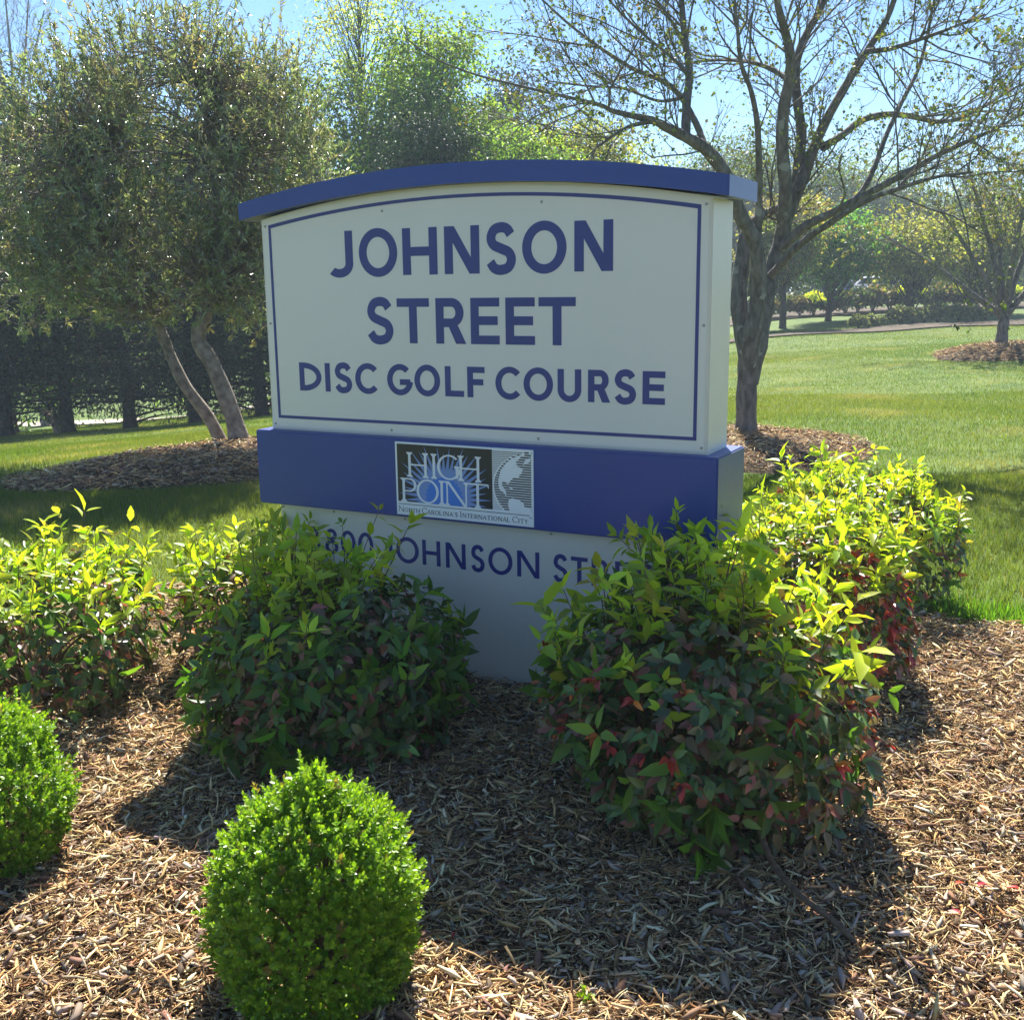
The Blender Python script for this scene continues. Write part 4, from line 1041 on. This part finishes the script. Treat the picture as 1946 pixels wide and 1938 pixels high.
for k, (x, y, zt, r, c, label) in enumerate(RT):
    nr = y < 50
    clump_tree('broadleaf_tree', label, x, y, zt, r, c, [1] * len(c), 80 + k, z_low=1.8 if nr else 1.0, n_clump=130 if nr else 190, per=46 if nr else 60, leaf=.2 if nr else .28, trunk_r=.15 if nr else .25)
# bare tree
rng_keep = rng; rng = np.random.default_rng(95)
bx, by = -17.2, 40.0; bz = float(gz(np.array([bx]), np.array([by]))[0])
bl = [(np.array([(bx, by, bz - .2), (bx + .1, by, 3.5), (bx, by, 7.5)]), (.22, .17, .12))]
for dx, dy, h_ in ((-1.1, .3, 11.5), (.2, -.4, 12.2), (1.2, .3, 11.2), (.5, .8, 11.8), (-.4, -.7, 12.0)): bl.append((np.array([(bx, by, 6.8), (bx + dx * .5, by + dy * .5, 9.2), (bx + dx, by + dy, h_)]), (.075, .05, .02)))
rng = rng_keep
open_tree('bare grey tree top far off in the upper left corner', 'bare_tree', (bx, by, bz), bl, M['bark_grey'], MC2, (1, 1, 1), 33, twig_len=(1.7, .9, .5), kids=(9, 5, 2), per_tip=0, minr=.007)

# far wood as one mass
wb = LeafBag()
xs = np.linspace(-75, 90, 330)
for x in xs:
    y = 88 + rng.normal(0, 4); zt = (4.6 if x > -6 else 6.0) + 1.2 * math.sin(x * .35) + rng.normal(0, .6); g0 = float(gz(np.array([x]), np.array([y]))[0])
    n = 95; P = np.column_stack([rng.normal(x, .9, n), rng.normal(y, 1, n), rng.uniform(g0 - .2, zt, n)])
    c = pick([(.06, .10, .03), (.09, .13, .035), (.12, .14, .05), (.045, .065, .03)], (2, 2, 1, 2), 1, .15)
    wb.add(P, rng.normal(0, 1, (n, 3)), unit(rng.normal(0, .8, (n, 3)) + np.array([0, 0, .7])), rng.uniform(.45, .9, n), rng.uniform(.3, .6, n), np.clip(c * rng.uniform(.7, 1.3, (n, 1)), .01, .9), kind='quad')
tag(wb.build('far_woods', M['treeleaf']), kind='stuff')

# ---------------------------------------------------------------- far bed, parking lot, path
def strip_mesh(name, near, far, mat, lift, kind='structure', n=40):
    A = spline(np.array(near, float), n); B = spline(np.array(far, float), n); V = []
    rows = 8
    for k in range(rows + 1):
        q = A + (B - A) * k / rows; V.append(np.column_stack([q, gz(q[:, 0], q[:, 1]) + lift]))
    F = []
    for k in range(rows):
        for i in range(n - 1): F.append((k * n + i, k * n + i + 1, (k + 1) * n + i + 1, (k + 1) * n + i))
    return tag(np_mesh(name, np.concatenate(V), np.array(F), mat, smooth=True), kind=kind)
strip_mesh('shrub_bed', [(4.5, 33), (8.0, 34.3), (12.7, 36.3), (17.8, 38.3), (24, 39.8)], [(4.5, 34.6), (8.2, 35.9), (12.5, 38.0), (17.4, 40.0), (24, 41.6)], M['straw_bed'], .05)
strip_mesh('shrub_bed', [(5, 44.0), (10, 45.6), (14, 46.6), (20, 48.0), (27, 50)], [(5, 50), (10, 51), (14, 52), (20, 53), (27, 55)], M['straw_bed'], .05)
M['asphalt'] = noise_mat('parking_asphalt', (.20, .20, .20), (.28, .28, .27), 1.5, .9)
strip_mesh('parking_lot', [(2, 57), (12, 58), (22, 59), (40, 61)], [(2, 72), (12, 73), (22, 74), (40, 76)], M['asphalt'], .05)
M['kerb'] = noise_mat('kerb_concrete', (.42, .41, .38), (.52, .50, .47), 2, .85)
# concrete kerb in front of the parking lot
bm = bmesh.new(); P = spline(np.array([(2, 56.8), (12, 57.8), (22, 58.8), (40, 60.8)], float), 40); rows = []
for x, y in P:
    g0 = float(gz(np.array([x]), np.array([y]))[0]); rows.append([bm.verts.new(v) for v in ((x, y, g0 - .05), (x, y, g0 + .17), (x, y + .18, g0 + .17), (x, y + .18, g0 - .05))])
for a, b in zip(rows, rows[1:]):
    for i in range(3): bm.faces.new((a[i], b[i], b[i + 1], a[i + 1]))
tag(bm_obj('kerb', bm, M['kerb']), kind='structure')
strip_mesh('path', [(-24, 38.5), (-13.7, 40), (-9, 39), (-4, 39)], [(-24, 41), (-13.7, 42.5), (-9, 41.3), (-4, 41)], M['path'], .05)

def small_shrub(cols, seed, r, h, leaf, top=None):
    global rng
    keep = rng; rng = np.random.default_rng(seed)
    t = empty('bed_shrub', (0, 0, 0)); bag = LeafBag(); n = 620
    d = rand_unit(n); d[:, 2] = np.abs(d[:, 2]) * 1.0 - .25; f = rng.uniform(.7, 1.05, n)
    P = np.array([0, 0, h * .35]) + d * f[:, None] * np.array([r, r, h * .62]); P[:, 2] = np.maximum(P[:, 2], .02)
    c = pick(cols, [1] * len(cols), n, .2, .08)
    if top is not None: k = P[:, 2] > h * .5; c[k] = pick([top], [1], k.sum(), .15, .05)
    L = leaf * rng.uniform(.6, 1.3, n)
    bag.add(P, unit(d + rng.normal(0, .6, (n, 3))), unit(d + rng.normal(0, .5, (n, 3))), L, L * .6, c, kind='quad')
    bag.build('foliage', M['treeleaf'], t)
    st = TubeBag()
    for k in range(6):
        a = k * 1.05; st.add(np.array([(0, 0, -.05), (r * .3 * math.cos(a), r * .3 * math.sin(a), h * .35), (r * .6 * math.cos(a), r * .6 * math.sin(a), h * .7)]), (.02, .014, .006), 4)
    st.build('woody_base', M['bark_dark'], t)
    rng = keep
    return t
ORD = ['first', 'second', 'third', 'fourth', 'fifth', 'sixth', 'seventh', 'eighth', 'ninth', 'tenth', 'eleventh', 'twelfth', 'thirteenth', 'fourteenth']
proto = small_shrub([(.12, .15, .085), (.17, .20, .12)], 101, .42, .62, .13)
for k, (px, y) in enumerate([(1632, 38.1), (1651, 38.5), (1673, 38.8), (1712, 39.3), (1735, 39.6), (1757, 39.9), (1782, 40.2), (1822, 40.7), (1850, 41), (1873, 41.3)]):
    o = proto if k == 0 else copy_tree(proto)
    q = at(px, 600, y); s = (.8, .75, .6, 1.1, .9, 1.0, 1.25, 1.1, 1.0, .85)[k]
    o.location = (q[0], q[1], float(gz(np.array([q[0]]), np.array([q[1]]))[0]) + .04); o.scale = (s, s, s); o.rotation_euler.z = k * 1.7
    tag(o, '%s low grey green mound from the left along the far bed\'s edge' % ORD[k], 'shrub', 'low mounds edging the far bed')
pd = small_shrub([(.06, .09, .04), (.09, .09, .05), (.07, .11, .045)], 102, .62, 1.15, .17)
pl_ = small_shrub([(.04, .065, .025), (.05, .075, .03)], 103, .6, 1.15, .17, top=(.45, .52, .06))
pm_ = small_shrub([(.12, .095, .065), (.15, .12, .07), (.09, .11, .05)], 104, .6, 1.1, .16)
first = {}
kd = kl = km = 0
for k, (px, y, ty, s) in enumerate([(1462, 47, 'm', .9), (1487, 47.5, 'd', 1.0), (1520, 47.2, 'm', .9), (1546, 47.4, 'l', 1.0), (1578, 48, 'm', .75), (1606, 47.5, 'd', 1.0), (1630, 48, 'd', 1.1), (1658, 48.3, 'm', 1.2), (1690, 48.6, 'm', 1.1), (1728, 48.2, 'l', 1.15), (1760, 48.8, 'd', 1.0), (1786, 49, 'm', 1.2), (1817, 49, 'l', 1.05), (1845, 49.4, 'm', 1.1), (1885, 49.6, 'd', 1.1), (1915, 49.4, 'l', 1.0)]):
    src = dict(d=pd, l=pl_, m=pm_)[ty]
    o = src if ty not in first else copy_tree(src); first[ty] = 1
    q = at(px, 590, y); o.location = (q[0], q[1], float(gz(np.array([q[0]]), np.array([q[1]]))[0]) + .04); o.scale = (s, s, s); o.rotation_euler.z = k * 2.3
    if ty == 'd': lb = '%s dark green shrub from the left in the far bed' % ORD[kd]; kd += 1
    elif ty == 'l': lb = '%s lime topped shrub from the left in the far bed' % ORD[kl]; kl += 1
    else: lb = '%s brownish twiggy shrub from the left in the far bed' % ORD[km]; km += 1
    tag(o, lb, 'shrub', 'shrubs in the far bed')

# two parked cars beyond the bed
M['carwhite'] = paint_mat('car_white', (.72, .76, .80), .25, .01); M['cardark'] = paint_mat('car_navy', (.02, .03, .06), .25, .02)
M['glass'] = paint_mat('car_glass', (.03, .04, .05), .08, .02); M['tyre'] = paint_mat('tyre_rubber', (.02, .02, .02), .8, .1); M['lamp'] = paint_mat('lamp_lens', (.6, .6, .58), .15, .05)
def car(label, x, y, rz, mat, h=1.45, ln=4.5):
    g0 = float(gz(np.array([x]), np.array([y]))[0]) + .05; t = empty('parked_car', (x, y, g0), rz); tag(t, label, 'car', 'cars in the parking lot')
    a = ln / 2
    prof = [(-a, .3), (-a + .05, .75), (-a + .25, .88), (-a * .55, .95), (-a * .28, h), (a * .38, h), (a * .72, .98), (a - .15, .92), (a, .7), (a, .3)]
    bm = bmesh.new(); L_ = [bm.verts.new((px, -.85 if pz < 1 else -.68, pz)) for px, pz in prof]; R_ = [bm.verts.new((px, .85 if pz < 1 else .68, pz)) for px, pz in prof]
    n = len(prof); bm.faces.new(L_); bm.faces.new(list(reversed(R_)))
    for i in range(n): bm.faces.new((L_[i], R_[i], R_[(i + 1) % n], L_[(i + 1) % n]))
    bmesh.ops.bevel(bm, geom=list(bm.edges), offset=.06, segments=2, affect='EDGES')
    bm_obj('body', bm, mat, t, True)
    for s in (-1, 1):
        bm = bmesh.new(); q = [(-a * .46, 1.0), (-a * .26, h - .08), (a * .36, h - .08), (a * .62, 1.0)]
        bm.faces.new([bm.verts.new((px, s * (.868 if pz < 1.1 else .705), pz)) for px, pz in q]); bm_obj('side_window', bm, M['glass'], t)
    for q in ([(-a * .56, .97), (-a * .30, h - .03)], [(a * .72, 1.0), (a * .40, h - .03)]):
        bm = bmesh.new(); (x0, z0_), (x1, z1_) = q; off = -.03 if x0 < 0 else .03
        bm.faces.new([bm.verts.new(v) for v in ((x0 + off, -.72, z0_), (x0 + off, .72, z0_), (x1 + off, .6, z1_), (x1 + off, -.6, z1_))]); bm_obj('windscreen', bm, M['glass'], t)
    for wx in (-a * .62, a * .62):
        for s in (-1, 1):
            bm = bmesh.new(); bmesh.ops.create_cone(bm, cap_ends=True, segments=20, radius1=.32, radius2=.32, depth=.22, matrix=Matrix.Translation((wx, s * .78, .32)) @ Matrix.Rotation(R(90), 4, 'X'))
            wh = bm_obj('wheel', bm, M['tyre'], t)
            bm = bmesh.new(); bmesh.ops.create_cone(bm, cap_ends=True, segments=16, radius1=.2, radius2=.18, depth=.03, matrix=Matrix.Translation((wx, s * .9, .32)) @ Matrix.Rotation(R(90), 4, 'X')); bm_obj('rim', bm, M['screw'], wh)
    for s in (-1, 1):
        bm = bmesh.new(); bmesh.ops.create_cube(bm, size=1, matrix=Matrix.Translation((-a + .02, s * .62, .72)) @ Matrix.Diagonal((.08, .3, .14, 1))); bm_obj('headlight', bm, M['lamp'], t)
q = at(1664, 566, 63); car('white car parked beyond the far shrub bed', q[0], q[1], R(-20), M['carwhite'])
q = at(1590, 568, 62); car('dark blue tall car parked left of the white one', q[0], q[1], R(75), M['cardark'], 1.8, 4.7)

# leaning broken branch by the conifer
tb = TubeBag(); p0 = at(112, 817, 24.4); p0[2] = gz(np.array([p0[0]]), np.array([p0[1]]))[0]
p1 = at(84, 780, 24.9); tb.add(spline([(0, 0, -.05), (p1 - p0) * .5 + np.array([.03, 0, 0]), p1 - p0], 8), np.linspace(.085, .05, 8), 8)
M['fresh_wood'] = noise_mat('fresh_wood', (.26, .17, .10), (.38, .26, .16), 12, .85)
o = tb.build('broken_branch', M['fresh_wood']); o.location = p0
tag(o, 'tan broken branch leaning at the foot of a dark conifer', 'branch')

# ---------------------------------------------------------------- small things on the mulch
M['redleaf'] = leaf_mat('fallen_leaf', .35, .45, (1.4, 1, .8), .4)
def fallen(label, px, py, col, L=.04):
    d = at(px, py, 1.0) - C0; P = C0 + d * (CZ / -d[2]); z = sz1(P[0], P[1]) + .036
    bag = LeafBag(); a = random.uniform(0, 6.28)
    bag.add(np.zeros((1, 3)), np.array([[math.cos(a), math.sin(a), .25]]), np.array([[random.gauss(0, .4), random.gauss(0, .4), 1]]), L, L * .5, np.array([col]), droop=.3, fold=.35)
    o = bag.build('fallen_leaf', M['redleaf']); o.location = (P[0], P[1], z)
    tag(o, label, 'leaf', 'fallen leaves on the mulch')
fallen('orange red fallen leaf on sunlit mulch below the big shrub\'s right side', 1702, 1448, (.45, .05, .02), .045)
fallen('crimson fallen leaf at the right, farther from the frame edge', 1856, 1713, (.38, .015, .03), .035)
fallen('orange fallen leaf just left of the crimson one', 1813, 1709, (.5, .09, .02), .03)
fallen('bright red fallen leaf at the photo\'s right edge', 1936, 1718, (.45, .02, .02), .03)
fallen('pink red fallen leaf at the edge of the shadow', 1824, 1765, (.4, .04, .06), .03)
fallen('small dark red fallen leaf right of the front boxwood', 862, 1812, (.3, .02, .03), .028)
fallen('yellow fallen leaf by the lower right of the big shrub', 1560, 1506, (.55, .35, .02), .03)
fallen('brown red fallen leaf between the two left shrubs', 352, 1225, (.3, .06, .03), .035)
# boxwood seedling
d = at(1112, 1922, 1.0) - C0; P = C0 + d * (CZ / -d[2]); sp_ = empty('boxwood_seedling', (P[0], P[1], sz1(P[0], P[1]))); tag(sp_, 'tiny green seedling in the mulch at the bottom of the photo', 'plant')
bag = LeafBag(); tb = TubeBag()
for k in range(4):
    a = k * 1.6; A = unit(np.array([.35 * math.cos(a), .35 * math.sin(a), 1])); q = A * (.035 + .01 * (k % 2)); tb.add(np.array([(0, 0, -.01), q * .5, q]), (.0012, .001, .0008), 4)
    for j in range(7):
        D = unit(A + rng.normal(0, .6, 3)); bag.add((q * (.5 + .08 * j))[None], D[None], rng.normal(0, 1, (1, 3)) + np.array([[0, 0, 1]]), .014, .008, vary((.16, .27, .02), 1), kind='oval', droop=.1)
bag.build('foliage', M['boxwood'], sp_); tb.build('stem', M['stem'], sp_)

# wood chips and grass (last: they are what nobody could count)
chips('wood_chips', BED, 23000, .011, .095, (-1.9, 2.6, 1.75, 3.7))
chips('wood_chips', BED, 10000, .014, .095, (-2.4, 3.6, 3.7, 6.1))
chips('wood_chips', BED, 3500, .02, .11, (-3.7, 4.1, -1.8, 1.75))
chips('wood_chips', BED, 7000, .016, .11, (2.6, 4.1, 1.75, 3.7))
chips('wood_chips', BED, 7000, .016, .11, (-3.7, -1.9, 1.75, 3.7))
chips('wood_chips', BED, 6000, .016, .11, (-3.7, -2.4, 3.7, 6.1))
chips('wood_chips', RING1, 2200, .03, .13, (-4.6, -1.3, 8.4, 11.7), layers=.06)
chips('wood_chips', RING2, 2000, .03, .13, (1.3, 3.8, 8.9, 12.5), layers=.06)
chips('wood_chips', RING3, 700, .06, .22, (9.2, 13.1, 22.5, 26.5), layers=.09)

GR = [(0.088, 0.151, 0.018), (0.118, 0.181, 0.025), (0.067, 0.126, 0.017), (0.168, 0.176, 0.042), (0.218, 0.185, 0.076)]
gb_ = LeafBag()
def grass(n, box, hmin, hmax, wd, cols=GR, probs=(4, 4, 3, 1.2, .5), poly=None):
    x0, x1, y0, y1 = box
    x = rng.uniform(x0, x1, n); y = rng.uniform(y0, y1, n)
    k = (np.abs(x) < y * .62 + .8)
    for pl in (BED, RING1, RING2, RING3): k &= ~inpoly(x, y, pl)
    if poly is not None: k &= inpoly(x, y, poly)
    x, y = x[k], y[k]; n = len(x)
    patch = .8 + .35 * np.sin(x * 1.3 + 1.7 * np.sin(y * .8)) * np.sin(y * .9 + x * .4)
    P = np.stack([x, y, gz(x, y) - .008], -1); a = rng.uniform(0, 6.28, n); ti = rng.uniform(.1, .7, n)
    D = np.stack([np.cos(a) * ti, np.sin(a) * ti, np.ones(n)], -1)
    N = np.stack([np.cos(a + rng.normal(0, .6, n)), np.sin(a + rng.normal(0, .6, n)), np.full(n, .3)], -1)
    L = rng.uniform(hmin, hmax, n) * (.75 + .4 * patch)
    t = pick(cols, probs, n, .2, .06)
    dry = np.clip(.5 + .9 * np.sin(x * .55 + 1.3 * np.sin(y * .31) + .7) * np.sin(y * .42 + .8 * np.sin(x * .37)) + .35 * np.sin(x * 2.3 + y * 1.1) * np.sin(y * 1.9 - x), 0, 1)[:, None]
    bare = np.clip(np.sin(x * 1.9 + 1.1 * np.sin(y * 1.3)) * np.sin(y * 1.5 + .6 * np.sin(x * 2.1)) * 2.2 - 1.1, 0, 1)[:, None] * rng.random((n, 1))
    if cols is GR: t = t * (1 - .5 * dry) + np.array([.21, .215, .05]) * .5 * dry; t = t * (1 - bare) + np.array([.34, .28, .14]) * bare
    gb_.add(P, D, N, L, wd * rng.uniform(.7, 1.3, n), t, kind='blade')
grass(230000, (-5, 5.5, 4.3, 9), .035, .075, .0055)
grass(260000, (-8, 9, 8, 16.5), .03, .06, .007)
grass(340000, (-15, 16, 13, 29), .025, .05, .010)
grass(170000, (-18, 24, 25, 40), .025, .05, .017)
wd_cols = [(.10, .22, .02), (.14, .27, .025)]
grass(16000, (1.7, 3.6, 4.0, 5.6), .04, .10, .009, wd_cols, (1, 1), [(1.8, 5.15), (2.6, 4.5), (3.6, 3.4), (3.8, 3.7), (2.8, 4.85), (1.95, 5.5)])
tag(gb_.build('grass', M['grass'], smooth=False), kind='stuff')

# stand-in for lens glare, added as thin haze over the whole place
M['glare_haze'] = bpy.data.materials.new('glare_haze_volume'); M['glare_haze'].use_nodes = True
t_ = M['glare_haze'].node_tree; t_.nodes.remove(t_.nodes['Principled BSDF']); v_ = t_.nodes.new('ShaderNodeVolumePrincipled')
v_.inputs['Color'].default_value = (.72, .87, 1, 1); v_.inputs['Density'].default_value = .0015; v_.inputs['Anisotropy'].default_value = .1
t_.links.new(v_.outputs[0], t_.nodes['Material Output'].inputs['Volume'])
bm = bmesh.new(); bmesh.ops.create_cube(bm, size=1, matrix=Matrix.Translation((0, 200, 1)) @ Matrix.Diagonal((870, 1260, 28, 1)))
tag(bm_obj('glare_haze', bm, M['glare_haze']), kind='stuff')
